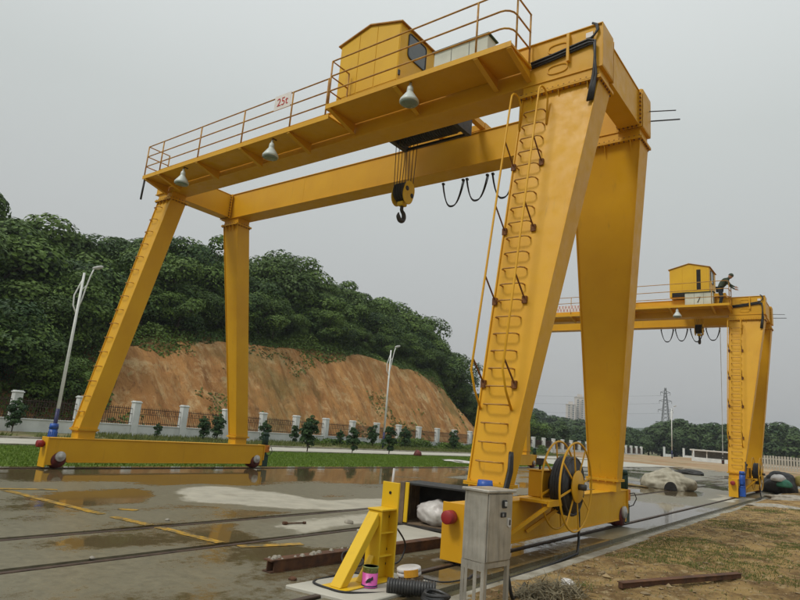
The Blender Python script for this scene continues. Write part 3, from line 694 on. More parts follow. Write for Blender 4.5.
def rrect(u0, u1, v0, v1, r=.07, k=4):
    p_ = []
    for (cu, cv, a0) in ((u1-r, v0+r, -90), (u1-r, v1-r, 0), (u0+r, v1-r, 90), (u0+r, v0+r, 180)):
        for j in range(k+1): a = R(a0+90*j/k); p_.append((cu+r*math.cos(a), cv+r*math.sin(a)))
    return p_
wn = MB().prism(rrect(-1.45, -.80, tz(10.03), tz(10.60)), .008, lambda u, v_, t: (HX1+.002+t, u, v_)).build('window', 'window_glass', house)
q = MB(); pr = rrect(-1.47, -.78, tz(10.01), tz(10.62), .085); q.tube([(HX1+.01, u, v_) for u, v_ in pr+pr[:1]], .018, 6, False); q.build('window_frame', 'dark_steel', wn)
box(HX1-.02, HX1+.03, -1.765, -1.71, tz(9.4), tz(9.52)).build('hinge', 'dark_steel', house)

# ---- hook block hanging from the trolley
def hook_block(loc, label):
    hb = thing('hook_block', label, 'hook', loc)
    def plate(sx):
        P_ = []
        for k in range(24):
            a = 2*math.pi*k/24; r = .27 - .05*math.cos(2*a+.6) ; P_.append((r*math.cos(a)*.95, .0 + r*math.sin(a)))
        return MB().prism(P_, .025, lambda u, v_, t: (sx+t, u, v_))
    for sx in (-.19, .165):
        pl_ = plate(sx).build('side_plate', 'yellow_lemon', hb, .006)
        o_ = 1 if sx > 0 else -1
        for (u, v_) in ((-.09, .08), (.12, -.05)): MB().lathe((sx+(.025 if o_ > 0 else 0), u, v_), (o_,0,0), [(0,.06),(.012,.06),(.02,.04),(.022,0)], 16).build('pin', 'dark_steel', pl_)
    q = MB()
    for k in range(4): q.lathe((-.15+.078*k, 0, .03), (1,0,0), [(0,0),(0,.22),(.015,.24),(.025,.20),(.04,.20),(.05,.24),(.065,.22),(.065,0)], 28)
    q.build('sheave', 'dark_steel', hb)
    MB().box(-.09, .09, -.10, .10, -.33, -.22).build('crosshead', 'yellow_lemon', hb, .02)
    pts = [(0,0,-.26), (0,0,-.42)]; cen = (0, -.0, -.58)
    for k in range(15): a = R(75-k*20); pts.append((.0, cen[1]+.115*math.cos(a)*1.0, cen[2]+.125*math.sin(a)))
    MB().tube(pts, [.04,.045]+[.045+.016*math.sin(math.pi*k/14) for k in range(13)]+[.03,.015], 10).build('hook', 'dark_steel', hb)
    hgt = 9.0-.2-loc[2]
    for k in range(4):
        for y_ in (-.22, .22): MB().tube([(-.118+.078*k, y_, .03), (-.17+.11*k, y_, hgt)], .009, 6).build('rope', 'dark_steel', hb)
    return hb
hook_block((-4.2, 0, 7.40), 'yellow hook block hanging on wire ropes from the foreground crane')

# ---- second crane: a copy of the first one farther along the rails
crane2 = copy_tree(crane); crane2.location = (0, D2, 0)
crane2['label'] = 'smaller-looking yellow gantry crane in the distance at right, behind the foreground crane'
# it has no left-hand floodlights in view; keep the rest identical
tr2 = copy_tree(trolley); tr2.location = (-1.955, D2, ZT+.05); tr2['label'] = 'hoist trolley with yellow machine house on the distant crane, open door slot shown by a dark panel'
h2 = [c for c in tr2.children if c.name.startswith('machine_house')][0]
box(.34, .53, HY0-.016, HY0-.011, tz(9.60), tz(10.62)).build('dark_door_panel', 'dark_gap', h2)  # thin dark panel on the wall, shade of the open door slot painted
box(-.80, .02, HY0-.016, HY0-.011, tz(9.27), tz(9.50)).build('dark_underfloor_panel', 'dark_gap', h2)  # dark sheet for the shaded gap below the floor; wall behind is closed
hook_block((-1.88, D2, 7.92), 'hook block hanging close under the distant crane girder')
# foreground crane: load sign on the railing
sg = MB().box(-6.62, -6.04, YL-.012, YL-.004, 9.12, 9.50).build('load_sign', 'sign_white', ro)
text_mesh('lettering', '25t', .30, 'ink_red', sg, Matrix.Translation((-6.33, YL-.016, 9.30)) @ Matrix.Rotation(R(90), 4, 'X'))
# distant crane: banner and numeral
walk2 = [c for c in crane2.children if c.name.startswith('railing')][0]
bn = box(-8.72, -7.10, YL-.03, YL-.018, 8.66, 9.02).build('banner', 'sign_white', walk2)
q = MB(); rr = random.Random(3)
for row in range(2):
    for cidx in range(8 if row else 9):
        cx_ = -8.60 + cidx*.175 + row*.08; cz_ = 8.93-.17*row; hs_ = .058
        for k in range(3): z0 = cz_-hs_+k*hs_+rr.uniform(-.006,.006); q.box(cx_-hs_*rr.uniform(.5,1), cx_+hs_*rr.uniform(.5,1), YL-.036, YL-.030, z0-.008, z0+.008)
        x0 = cx_+rr.uniform(-.02,.02); q.box(x0-.008, x0+.008, YL-.0365, YL-.0305, cz_-hs_, cz_+hs_)
tag(q.build('lettering', 'ink_red', bn), kind='stuff')
pn2 = [c for c in crane2.children if c.name.startswith('electrical_panel')][0]
text_mesh('numeral', '7', .42, 'ink_black', pn2, Matrix.Translation((-1.5, -1.989, 9.02)) @ Matrix.Rotation(R(90), 4, 'X'))
tag(MB().tube([(-1.17, D2+1.58, 8.30), (-1.18, D2+1.6, 7.5), (-1.19, D2+1.62, 5), (-1.22, D2+1.6, 1.75)], .014, 6).build('pendant_cable', 'post_white', None), 'thin pendant control cable hanging from the distant crane girder', 'cable')
pcb = thing('pendant_control', 'pendant control box at the end of the hanging cable by the distant crane', 'control', (-1.22, D2+1.6, 1.30))
box(-.06, .06, -.045, .045, 0, .42).build('control_box', 'dark_steel', pcb, .015)
MB().cyl((0,0,.42), (0,0,.47), .03, 10, .016).build('cable_gland', 'black_rubber', pcb)
for k in range(3): MB().cyl((0, -.046, .1+.11*k), (0, -.062, .1+.11*k), .022, 10).build('button', 'cap_grey' if k else 'buffer_red', pcb)

# ---- worker bending over on the distant crane's walkway
def worker(loc):
    root = thing('person', 'worker in dark green top and dark trousers bending over on the distant crane walkway', 'person', loc)
    def skin(name, V, E_, rad, mt, par):
        me = bpy.data.meshes.new(name); me.from_pydata(V, E_, []); o = bpy.data.objects.new(name, me); col.objects.link(o)
        o.modifiers.new('skin', 'SKIN'); ss = o.modifiers.new('sub', 'SUBSURF'); ss.levels = ss.render_levels = 2
        for i, r_ in enumerate(rad): me.skin_vertices[0].data[i].radius = (r_, r_)
        me.skin_vertices[0].data[0].use_root = True
        me2 = bpy.data.meshes.new_from_object(o.evaluated_get(bpy.context.evaluated_depsgraph_get())); bpy.data.objects.remove(o)
        me2.materials.clear(); me2.materials.append(M[mt])
        for p_ in me2.polygons: p_.use_smooth = True
        return obj(name, me2, par)
    # facing +x, hips at .88, trunk leaning forward
    V = [(-.08,0,.88), (0,0,1.02), (.14,0,1.18), (.24,0,1.29), (.31,0,1.34), (.37,0,1.38), (.41,0,1.43),
         (.22,.18,1.27), (.33,.22,1.02), (.50,.17,.86), (.22,-.18,1.27), (.35,-.22,1.02), (.53,-.16,.90),
         (-.08,.10,.82), (-.02,.12,.46), (-.10,.12,.08), (.06,.13,.03), (-.08,-.10,.82), (.03,-.12,.46), (-.04,-.12,.08), (.12,-.13,.03),
         (.58,.15,.82), (.61,-.14,.86)]
    E_ = [(0,1),(1,2),(2,3),(3,4),(4,5),(5,6),(3,7),(7,8),(8,9),(3,10),(10,11),(11,12),(0,13),(13,14),(14,15),(15,16),(0,17),(17,18),(18,19),(19,20),(9,21),(12,22)]
    rad = [.16,.165,.19,.17,.06,.065,.09,.075,.05,.038,.075,.05,.038,.10,.075,.05,.04,.10,.075,.05,.04,.03,.03]
    skin('body', V, E_, rad, 'shirt_green', root)
    leg_ = skin('trousers', [(-.08,0,.90),(-.08,.10,.82),(-.02,.12,.46),(-.10,.12,.12),(-.08,-.10,.82),(.03,-.12,.46),(-.04,-.12,.12)], [(0,1),(1,2),(2,3),(0,4),(4,5),(5,6)], [.15,.115,.088,.07,.115,.088,.07], 'trousers_dark', root)
    hd = MB().lathe((.36,0,1.36), Vector((.5,0,.86)), [(-.03,.05),(.02,.085),(.08,.10),(.14,.098),(.20,.075),(.235,.02)], 16).build('head', 'skin', root)
    MB().lathe((.415,0,1.455), Vector((.5,0,.86)), [(0,.118),(.03,.115),(.08,.10),(.125,.05),(.135,.0)], 16).build('hat', 'shirt_green', hd)
    for y_ in (-.04, .04): MB().cyl((.465,y_,1.42), (.472,y_,1.415), .012, 8).build('eye', 'dark_gap', hd)
    MB().cyl((.46,0,1.40), (.49,0,1.385), .016, 8, .01).build('nose', 'skin', hd)
    q = MB()
    for s_ in (.15, -.14):
        bx_, bz_ = (.60, .82) if s_ > 0 else (.63, .86)
        q.box(bx_-.04, bx_+.04, s_-.04, s_+.04, bz_-.035, bz_+.02)
        for k in range(4): q.tube([(bx_+.03, s_-.03+.02*k, bz_-.01), (bx_+.08, s_-.03+.02*k, bz_-.03), (bx_+.09, s_-.03+.02*k, bz_-.07)], .01, 6)
        q.tube([(bx_, s_+.04, bz_-.01), (bx_+.04, s_+.06, bz_-.04)], .011, 6)
    q.build('hand', 'skin', root)
    for s_ in (1, -1): MB().hexa([(-.06 if s_ < 0 else -.14, s_*.17-.05, 0), (.18 if s_ < 0 else .12, s_*.17-.05, 0), (.18 if s_ < 0 else .12, s_*.17+.05-.05*s_*0, 0), (-.06 if s_ < 0 else -.14, s_*.17+.05, 0), (-.08, s_*.13-.045, .12), (.10, s_*.13-.045, .08), (.10, s_*.13+.045, .08), (-.08, s_*.13+.045, .12)]).build('shoe', 'dark_steel', root, .01)
    return root
worker((-.50, D2-1.9, ZWR+.002))

# ================================================================== FOREGROUND THINGS
# concrete pad under the end stop
tag(MB().hexa([(-.42,-6.25,-.02),(.52,-6.1,-.02),(.50,-4.75,-.02),(-.30,-4.8,-.02),(-.42,-6.25,.035),(.52,-6.1,.035),(.50,-4.75,.035),(-.30,-4.8,.035)]).build('concrete_pad', 'road_concrete', None, .01), 'low pale concrete pad under the yellow rail stop', 'pad')
es = thing('rail_end_stop', 'yellow steel buffer stop bolted at the end of the near crane rail', 'rail stop', (0, -5.2, .052))
sp = box(-.125, .125, .10, .125, 0, 1.05).build('strike_plate', 'yellow_lemon', es, .004)
for z_ in (.93, .66, .3, .14):
    MB().cyl((0, .099, z_), (0, .094, z_), .018, 10).build('dark_hole_disc', 'dark_gap', sp)  # raised dark discs, hole shade put into the colour
box(-.10, .10, -.16, -.14, 0, .74).build('rear_flange', 'yellow_lemon', es, .004)
box(-.008, .008, -.14, .10, 0, .74).build('web_plate', 'yellow_lemon', es)
box(-.11, .11, -.17, .10, .742, .762).build('cap_plate', 'yellow_lemon', es, .004)
for z_ in (.25, .5): box(-.095, .095, -.14, .10, z_-.006, z_+.006).build('stiffener', 'yellow_lemon', es)
b_ = MB(); b_.hexa([(-.075,-.74,.0),(.075,-.74,.0),(.075,-.62,.0),(-.075,-.62,.0),(-.075,-.19,.73),(.075,-.19,.73),(.075,-.161,.60),(-.075,-.161,.60)]); b_.build('brace', 'yellow_lemon', es, .005)
b_ = MB(); b_.hexa([(-.04,-.36,.0),(.04,-.36,.0),(.04,-.28,.0),(-.04,-.28,.0),(-.04,-.165,.26),(.04,-.165,.26),(.04,-.161,.18),(-.04,-.161,.18)]); b_.build('short_brace', 'yellow_lemon', es, .004)
box(-.16, .16, -.78, .16, -.014, -.0015).build('base_plate', 'yellow_lemon', es, .003)
tag(MB().tube([(-.03, -5.04, .95), (-.025, -5.03, 1.26)], .014, 8).build('rod', 'plastic_white', None), 'thin white rod standing up behind the yellow rail stop', 'rod')
# paint tin
tn = thing('paint_tin', 'pink labelled paint tin with green speckled lid by the yellow rail stop', 'tin', (.16, -5.56, .036))
MB().lathe((0,0,0), (0,0,1), [(0,0),(0,.085),(.012,.09),(.016,.085),(.15,.085),(.15,0)], 28).build('tin_body', 'plastic_pink', tn)
MB().lathe((0,0,0), (0,0,1), [(.002,.087),(.028,.0875)], 28).build('base_band', 'post_blue', tn)
MB().lathe((0,0,.15), (0,0,1), [(0,.0835),(.05,.0835),(.055,.09),(.062,.09),(.062,.075),(.05,.07),(.05,0)], 28).build('tin_lid', 'lid_green', tn)
q = MB()
for (a0, z0, z1, wd) in ((-62, .05, .11, .055), (-40, .07, .125, .04), (-80, .055, .08, .03)):
    a = R(a0); d = Vector((math.cos(a), math.sin(a), 0)); t_ = Vector((-d.y, d.x, 0))
    q.hexa([d*.0856-t_*wd/2+Vector((0,0,z0)), d*.0856+t_*wd/2+Vector((0,0,z0+.02)), d*.087+t_*wd/2+Vector((0,0,z0+.02)), d*.087-t_*wd/2+Vector((0,0,z0)), d*.0856-t_*wd/4+Vector((0,0,z1-.02)), d*.0856+t_*wd/3+Vector((0,0,z1)), d*.087+t_*wd/3+Vector((0,0,z1)), d*.087-t_*wd/4+Vector((0,0,z1-.02))])
q.build('label_print', 'ink_black', tn)
# white tape roll on top of the black hose bundle
hs_ = thing('hose_bundle', 'coiled black corrugated hose lying in front of the steel cabinet', 'hose', (.60, -5.40, .0))
q = MB()
ca_, sa_ = math.cos(R(35)), math.sin(R(35))
for k in range(17):
    x_ = -.24+.03*k; q.ring((x_*ca_, x_*sa_, .095), (ca_, sa_, 0), .062, .022, 20, 6)
q.cyl((-.25*ca_, -.25*sa_, .095), (.25*ca_, .25*sa_, .095), .06, 16)
q.build('hose_roll', 'hose_black', hs_)
q = MB()
for k in range(4):
    pts = []
    for j in range(25): a = 2*math.pi*j/24; pts.append((.30+.11*math.cos(a)*1.25+.01*k, .0+.10*math.sin(a), .03+.024*k+.01*math.sin(2*a+k)))
    q.tube(pts, .017, 6, False)
q.build('hose_loop', 'hose_black', hs_)
MB().tube([(.42,-.08,.04),(.50,-.09,.05),(.58,-.04,.045)], .026, 8).build('hose_end', 'plastic_white', hs_)
tp = thing('tape_roll', 'white roll with yellow label resting on the black hose', 'roll', (.44, -5.22, .165), 0)
tp.rotation_euler = (R(6), R(-5), 0)
for k in range(2): MB().lathe((0,0,.045*k), (0,0,1), [(0,.06),(0,.125),(.008,.135),(.034,.135),(.042,.125),(.042,.06)], 28).build('roll', 'plastic_white', tp)
q = MB()
for j in range(5):
    a = R(-78+14*j); b2 = R(-64+14*j); q.hexa([(.136*math.cos(a),.136*math.sin(a),.006),(.139*math.cos(a),.139*math.sin(a),.006),(.139*math.cos(b2),.139*math.sin(b2),.006),(.136*math.cos(b2),.136*math.sin(b2),.006),(.136*math.cos(a),.136*math.sin(a),.082),(.139*math.cos(a),.139*math.sin(a),.082),(.139*math.cos(b2),.139*math.sin(b2),.082),(.136*math.cos(b2),.136*math.sin(b2),.082)])
q.build('paper_label', 'label_yellow', tp)
tag(MB().box(.36, .56, -5.32, -5.10, .036, .165).build('timber_offcut', 'wood_old', None, .01), 'short timber offcut under the white roll', 'timber')
# cables on the ground
def cable(pts, r, label, mt='black_rubber'):
    P_ = [Vector(p_) for p_ in pts]; out_ = []
    for i in range(len(P_)-1):
        p0, p1, p2, p3 = P_[max(i-1,0)], P_[i], P_[i+1], P_[min(i+2,len(P_)-1)]
        for j in range(8):
            t = j/8; out_.append(.5*((2*p1)+(p2-p0)*t+(2*p0-5*p1+4*p2-p3)*t*t+(3*p1-p0-3*p2+p3)*t**3))
    out_.append(P_[-1]); tag(MB().tube(out_, r, 7).build('cable', mt, None), label, 'cable')
cable([(.42,-5.50,.02),(.2,-5.95,.045),(-.05,-6.0,.045),(-.3,-5.95,.045),(-.42,-5.65,.02),(-.36,-5.3,.045),(-.24,-5.2,.045)], .012, 'thin black cable looping round the foot of the yellow rail stop')
cable([(-1.0,-4.55,.15),(-.85,-4.75,.15),(-.62,-4.75,.08),(-.55,-4.9,.035),(-.7,-5.0,.04),(-.85,-4.85,.14),(-.7,-4.55,.14),(-.4,-4.35,.03),(-.33,-4.25,.25),(-.22,-4.6,.5)], .011, 'tangled black cable lying over the rusty steel beam')
cable([(.2,-4.65,.02),(.5,-4.6,.02),(.58,-4.2,.02),(.5,-3.9,.015)], .010, 'short black cable end on the wet concrete by the white roll')
cable([(1.45,-4.95,.5),(1.48,-4.9,.3),(1.5,-4.85,.12),(1.42,-4.6,.04),(1.3,-4.2,.05),(1.2,-3.9,.05)], .018, 'cable coming down beneath the steel cabinet')
# rusty beam lying across the yard
bm_ = thing('steel_beam', 'rusty brown steel beam lying on the wet concrete behind the rail stop', 'beam', (-.93, -4.42, .0), R(-4.0))
MB().box(-.075, .075, -1.55, 1.75, .125, .14).box(-.075, .075, -1.55, 1.75, .002, .016).box(-.006, .006, -1.55, 1.75, .016, .125).build('beam_section', 'rust', bm_)
box(-.07, -.055, -1.5, 1.7, .018, .123).build('side_plate', 'rust', bm_); box(.055, .07, -1.5, 1.7, .018, .123).build('side_plate', 'rust', bm_)
q = MB(); rr = random.Random(5)
for k in range(26):
    y_ = rr.uniform(-1.5, .6); x_ = rr.uniform(-.06, .06); s_ = rr.uniform(.012, .035); q.hexa([(x_-s_,y_-s_,.14),(x_+s_,y_-s_*.6,.14),(x_+s_*.7,y_+s_,.14),(x_-s_,y_+s_,.14),(x_-s_*.5,y_-s_*.6,.14+s_),(x_+s_*.5,y_-s_*.4,.14+s_*.8),(x_+s_*.4,y_+s_*.6,.14+s_*.9),(x_-s_*.5,y_+s_*.5,.14+s_)])
tag(q.build('mortar_crumbs', 'stone', bm_), kind='stuff')
# pale slab behind it
tag(MB().hexa([(-2.30,-2.9,.01),(-.92,-3.3,.01),(-.80,-1.9,.01),(-2.2,-1.7,.01),(-2.30,-2.9,.045),(-.92,-3.3,.045),(-.80,-1.9,.045),(-2.2,-1.7,.045)]).build('board', 'road_concrete', None, .006), 'pale flat board lying on the concrete in front of the open crate', 'board')
# open crate with bag
cr_ = thing('open_crate', 'dark open-sided crate with wooden end lying behind the near crane leg', 'crate', (-1.80, -1.15, .05), R(8))
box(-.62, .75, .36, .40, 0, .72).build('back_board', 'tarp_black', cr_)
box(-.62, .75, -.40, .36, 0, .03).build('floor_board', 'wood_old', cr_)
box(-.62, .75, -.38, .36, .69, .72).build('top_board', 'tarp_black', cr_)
for k in range(4): box(-.66, -.625, -.40+.2*k, -.215+.2*k, 0, .73).build('plank', 'wood_old', cr_, .004)
box(-.62, -.54, -.44, -.40, 0, .73).build('front_post', 'wood_old', cr_, .004)
box(-.535, -.46, -.43, -.40, .03, .73).build('inner_post', 'yellow_lemon', cr_, .004)
box(.70, .75, -.43, -.39, 0, .72).build('front_post', 'dark_steel', cr_)
box(-.66, .75, -.45, -.41, -.03, .01).build('front_rail', 'dark_steel', cr_)
bm = bmesh.new(); bmesh.ops.create_icosphere(bm, subdivisions=4, radius=1)
for v in bm.verts:
    p_ = v.co; d = 1 + .22*(float(fbm(p_.x*2.1+5, p_.y*2.1+p_.z*1.7, 90, 3))-.5)*2 + .34*(abs(float(fbm(p_.x*4+p_.z*3, p_.y*4-p_.z*2, 92, 3))-.5)-.12)
    v.co = Vector((p_.x*.36*d, p_.y*.22*d, max(-.2, p_.z*.22*d)))
me = bpy.data.meshes.new('plastic_bag'); bm.to_mesh(me); bm.free(); me.materials.append(M['plastic_white'])
for p_ in me.polygons: p_.use_smooth = True
tag(obj('plastic_bag', me, None, (-1.72, -1.36, .282), R(15)), 'crumpled white plastic sack inside the open crate', 'sack')
# stainless cabinet on legs
cb = thing('electrical_cabinet', 'grey stainless steel electrical cabinet on legs in the foreground', 'cabinet', (1.37, -5.21, 0), R(-8))
X0, X1, Y0, Y1 = -.145, .145, -.215, .215
body = box(X0, X1, Y0, Y1, .50, 1.17).build('cabinet_body', 'stainless', cb, .005)
box(X0-.025, X1+.035, Y0-.03, Y1+.03, 1.171, 1.20).build('top_cover', 'stainless', cb, .006)
dd = box(X1+.001, X1+.016, Y0+.012, Y1-.012, .512, 1.16).build('door', 'stainless', cb, .005)
sk = box(X1+.016, X1+.032, .02, .09, 1.02, 1.10).build('socket', 'ink_black', dd, .006)
box(X1+.032, X1+.05, .035, .07, 1.04, 1.085).build('socket_cover', 'cap_grey', sk, .004)
s2_ = box(X1+.016, X1+.030, .0, .085, .93, .98).build('socket', 'ink_black', dd, .005)
box(X1+.030, X1+.034, .01, .035, .94, .97).build('socket_cover', 'block_grey', s2_, .002)
hn = MB().prism(rrect(.12, .175, .83, .92, .02), .012, lambda u, v_, t: (X1+.016+t, u, v_)).build('handle', 'plastic_white', dd)
MB().prism(rrect(.135, .16, .85, .905, .01), .004, lambda u, v_, t: (X1+.028+t, u, v_)).build('lock', 'dark_steel', hn)
for (x_, y_) in ((X0, Y0), (X1-.04, Y0), (X0, Y1-.04), (X1-.04, Y1-.04)):
    q = MB().box(x_, x_+.04, y_, y_+.004, 0, .50)
    q.box(x_ if x_ < 0 else x_+.036, x_+.004 if x_ < 0 else x_+.04, y_+.004, y_+.04, 0, .50); q.build('leg', 'stainless', cb)
box(X0+.05, X0+.085, Y0-.004, Y0, 0, .47).build('leg_strip', 'stainless', cb); box(X0+.16, X0+.20, Y0-.004, Y0, 0, .47).build('leg_strip', 'stainless', cb)
box(X0, X1, Y0-.002, Y0+.002, .42, .499).build('skirt', 'stainless', cb); box(X1-.002, X1+.002, Y0, Y1, .45, .499).build('skirt', 'stainless', cb)
# loose things on the yard
for (x_, y_, a, ln, label) in ((-3.30, -3.35, 75, .36, 'small dark iron bar dropped between the two yard rails'),):
    t_ = thing('iron_bar', label, 'bar', (x_, y_, .0), R(a))
    MB().cyl((-ln/2,0,.02), (ln/2,0,.02), .012, 8).build('shaft', 'rust', t_); MB().box(-ln/2-.05, -ln/2+.03, -.035, .035, .002, .05).build('bar_head', 'rust', t_, .01)
    MB().cyl((ln/2-.02,0,.02), (ln/2+.03,0,.02), .022, 8).build('bar_tip', 'rust', t_)
def lump(name, loc, s, mt, label, cat, seed, flat=.6, group=None):
    bm = bmesh.new(); bmesh.ops.create_icosphere(bm, subdivisions=5 if s[0] > .7 else 3, radius=1)
    for v in bm.verts:
        p_ = v.co; d = .75 + .6*float(fbm(p_.x*1.6+seed, p_.y*1.6+p_.z*1.3, seed, 3)); v.co = Vector((p_.x*s[0]*d, p_.y*s[1]*d, max(-.35*s[2], p_.z*s[2]*d)))
    me = bpy.data.meshes.new(name); bm.to_mesh(me); bm.free(); me.materials.append(M[mt])
    for p_ in me.polygons: p_.use_smooth = True
    return tag(obj(name, me, None, (loc[0], loc[1], loc[2]+.35*s[2])), label, cat, group)
lump('stone', (-4.45,-5.05,0), (.04,.035,.025), 'stone', 'pale stone beside the farther yard rail at left', 'stone', 3)
lump('stone', (-2.95,-2.35,0), (.09,.06,.045), 'stone', 'brown stone between the two yard rails near the rail stop', 'stone', 4)
lump('stone', (-2.6,-7.2,0), (.035,.03,.02), 'stone', 'pale pebble on the concrete in the lower left corner', 'stone', 5)
lump('stone', (-.62,-5.95,0), (.05,.04,.03), 'rust', 'rusty bolt-like lump lying in front of the steel beam', 'stone', 6)
lump('plastic_bag', (1.62,-3.6,.02), (.10,.08,.09), 'plastic_white', 'small white litter bag on the dirt beside the cabinet', 'litter', 8)
lump('stone', (-1.55,8.0,0), (.12,.09,.06), 'plastic_white', 'white stone on the wet track beyond the reel', 'stone', 9)
# dead brush heap behind the cabinet
k = 900; a = rng.uniform(0, 2*math.pi, k); r_ = .33*np.sqrt(rng.random(k)); px = 1.72+r_*np.cos(a)*1.1; py = -4.35+r_*np.sin(a)*1.3
mat('straw', (.24,.20,.12), (.13,.11,.065), 14, .9)
th = rng.uniform(0, 2*math.pi, k); ln = rng.uniform(.06, .2, k); dz = rng.normal(0, .05, k)
c0 = np.stack([px, py, dirt_h(px, py)+.02+.14*(1-(r_/.33)**2)*rng.random(k)], -1); d = np.stack([np.cos(th)*ln, np.sin(th)*ln, dz], -1); s_ = np.stack([-np.sin(th), np.cos(th), 0*th], -1)*.006
v = np.stack([c0-s_, c0+s_, c0+d+s_*.3, c0+d-s_*.3+[0,0,.004]], 1).reshape(-1, 3)
tag(obj('dead_brush', raw_mesh('dead_brush', v, np.arange(4*k).reshape(-1, 4), 'straw')), 'heap of dry dead stalks on the dirt behind the cabinet', 'brush', None, 'stuff')
# rusty bar on the dirt, bottom right
tag(MB().box(-1.15, 1.15, -.03, .03, -.01, .05).box(-1.15, 1.15, -.05, .05, .05, .06).build('rusty_bar', 'rust', None, .004), 'long rusty iron bar lying on the dirt at lower right', 'bar')
rb = bpy.data.objects['rusty_bar']; rb.location = (2.62, -2.30, .135); rb.rotation_euler = (0, R(-.5), R(66))
# weeds, stones on dirt
k = 260000; gx = rng.uniform(1.15, 9, k); gy = rng.uniform(-8, 14, k); dens = fbm(gx*.55, gy*.55, 101, 3)
kp = (dens > .585) | ((np.hypot((gx-3.3)/1.6, gy+.3) < .8) & (dens > .36)) | (rng.random(k) < .05); gx, gy = gx[kp], gy[kp]; k = len(gx)
tag(obj('dirt_weeds', blades(gx, gy, dirt_h(gx, gy)-.005, rng.uniform(.008, .045, k), rng.uniform(.004, .009, k), 'dirt_weeds', 'blade_weed')), 'sparse low weeds sprouting over the bare dirt', 'weeds', None, 'stuff')
k = 14000; gx = 1.12 + rng.random(k)**1.4*8; gy = rng.uniform(-8, 16, k); sz = rng.uniform(.005, .020, k)*(1+1.8*(rng.random(k) < .06))
ico = np.array([(0,0,1),(.9,0,.3),(.28,.85,.3),(-.72,.53,.3),(-.72,-.53,.3),(.28,-.85,.3),(0,0,-.6)]); fi = np.array([(0,1,2),(0,2,3),(0,3,4),(0,4,5),(0,5,1),(6,2,1),(6,3,2),(6,4,3),(6,5,4),(6,1,5)])
jit = 1+.35*rng.normal(size=(k, 7, 3)); v = (ico[None]*jit)*sz[:, None, None]; v[..., 2] *= .7; v += np.stack([gx, gy, dirt_h(gx, gy)], -1)[:, None, :]
f = (fi[None]+7*np.arange(k)[:, None, None]).reshape(-1, 3)
tag(obj('dirt_pebbles', raw_mesh('dirt_pebbles', v.reshape(-1, 3), f, 'clod')), 'scattered pebbles and clods over the bare dirt', 'pebbles', None, 'stuff')

# ---- things beyond the near crane
# tarpaulin heap
hp = lump('tarpaulin_heap', (-3.0, 20.1, 0), (1.15, .85, .62), 'tarp', 'pale tarpaulin draped over a low heap, its shaded mouth shown by a dark block, on the wet yard', 'tarpaulin', 2)
for v in hp.data.vertices:
    p_ = v.co; v.co *= 1 + .20*(abs(float(fbm(p_.x*1.7+3, p_.y*1.7+p_.z*1.5, 7, 2))-.5)*2 - .3)
    if p_.z > -.2: v.co.x += .12*p_.z
MB().prism([(.26*math.cos(a), .36*math.sin(a)) for a in np.linspace(0, math.pi, 14)], .5, lambda u, v_, t: (u+.45, -1.06+t, v_-.205)).build('dark_mouth_block', 'dark_gap', hp)  # solid dark arch set into the heap, colour stands for shade inside
lump('plank_pile', (-5.2,19.0,0), (1.5,.25,.10), 'bank_soil', 'low ridge of brown mud beside the tarpaulin heap', 'mud', 14)
lump('black_sheet', (-7.0,44.0,0), (1.1,.6,.28), 'tarp_black', 'crumpled black plastic sheet on the far yard', 'sheet', 15)
lump('rubble_heap', (2.6,20.5,0), (1.6,.9,.22), 'stone', 'grey rubble heap on the dirt in front of the distant crane', 'rubble', 16)
lump('rubble_heap', (2.0,15.0,.0), (.9,.5,.14), 'stone', 'smaller rubble heap beside the kerb on the dirt', 'rubble', 17)
lump('covered_pile', (.75,28.5,0), (.8,1.0,.75), 'tarp_black', 'pile under a black sheet beside the distant crane', 'pile', 18)
lump('sack', (1.05,27.6,.35), (.35,.3,.3), 'bag_green', 'green and white sack on the black covered pile', 'sack', 19)
lump('sack', (.80,27.6,.62), (.33,.28,.25), 'plastic_white', 'white sack on top of the black covered pile', 'sack', 20)
lump('sack', (1.75,28.6,.45), (.32,.3,.42), 'bag_yellow', 'yellow sack at the right of the covered pile', 'sack', 21)
tag(MB().hexa([(-.2,-.2,0),(.2,-.2,0),(.2,.2,0),(-.2,.2,0),(-.17,-.17,1.5),(.17,-.17,1.5),(.17,.17,1.55),(-.17,.17,1.55)]).build('concrete_post', 'block_grey', None, .03), 'stubby grey concrete post at the right edge beyond the dirt', 'post').location = (2.15, 29.2, 0)

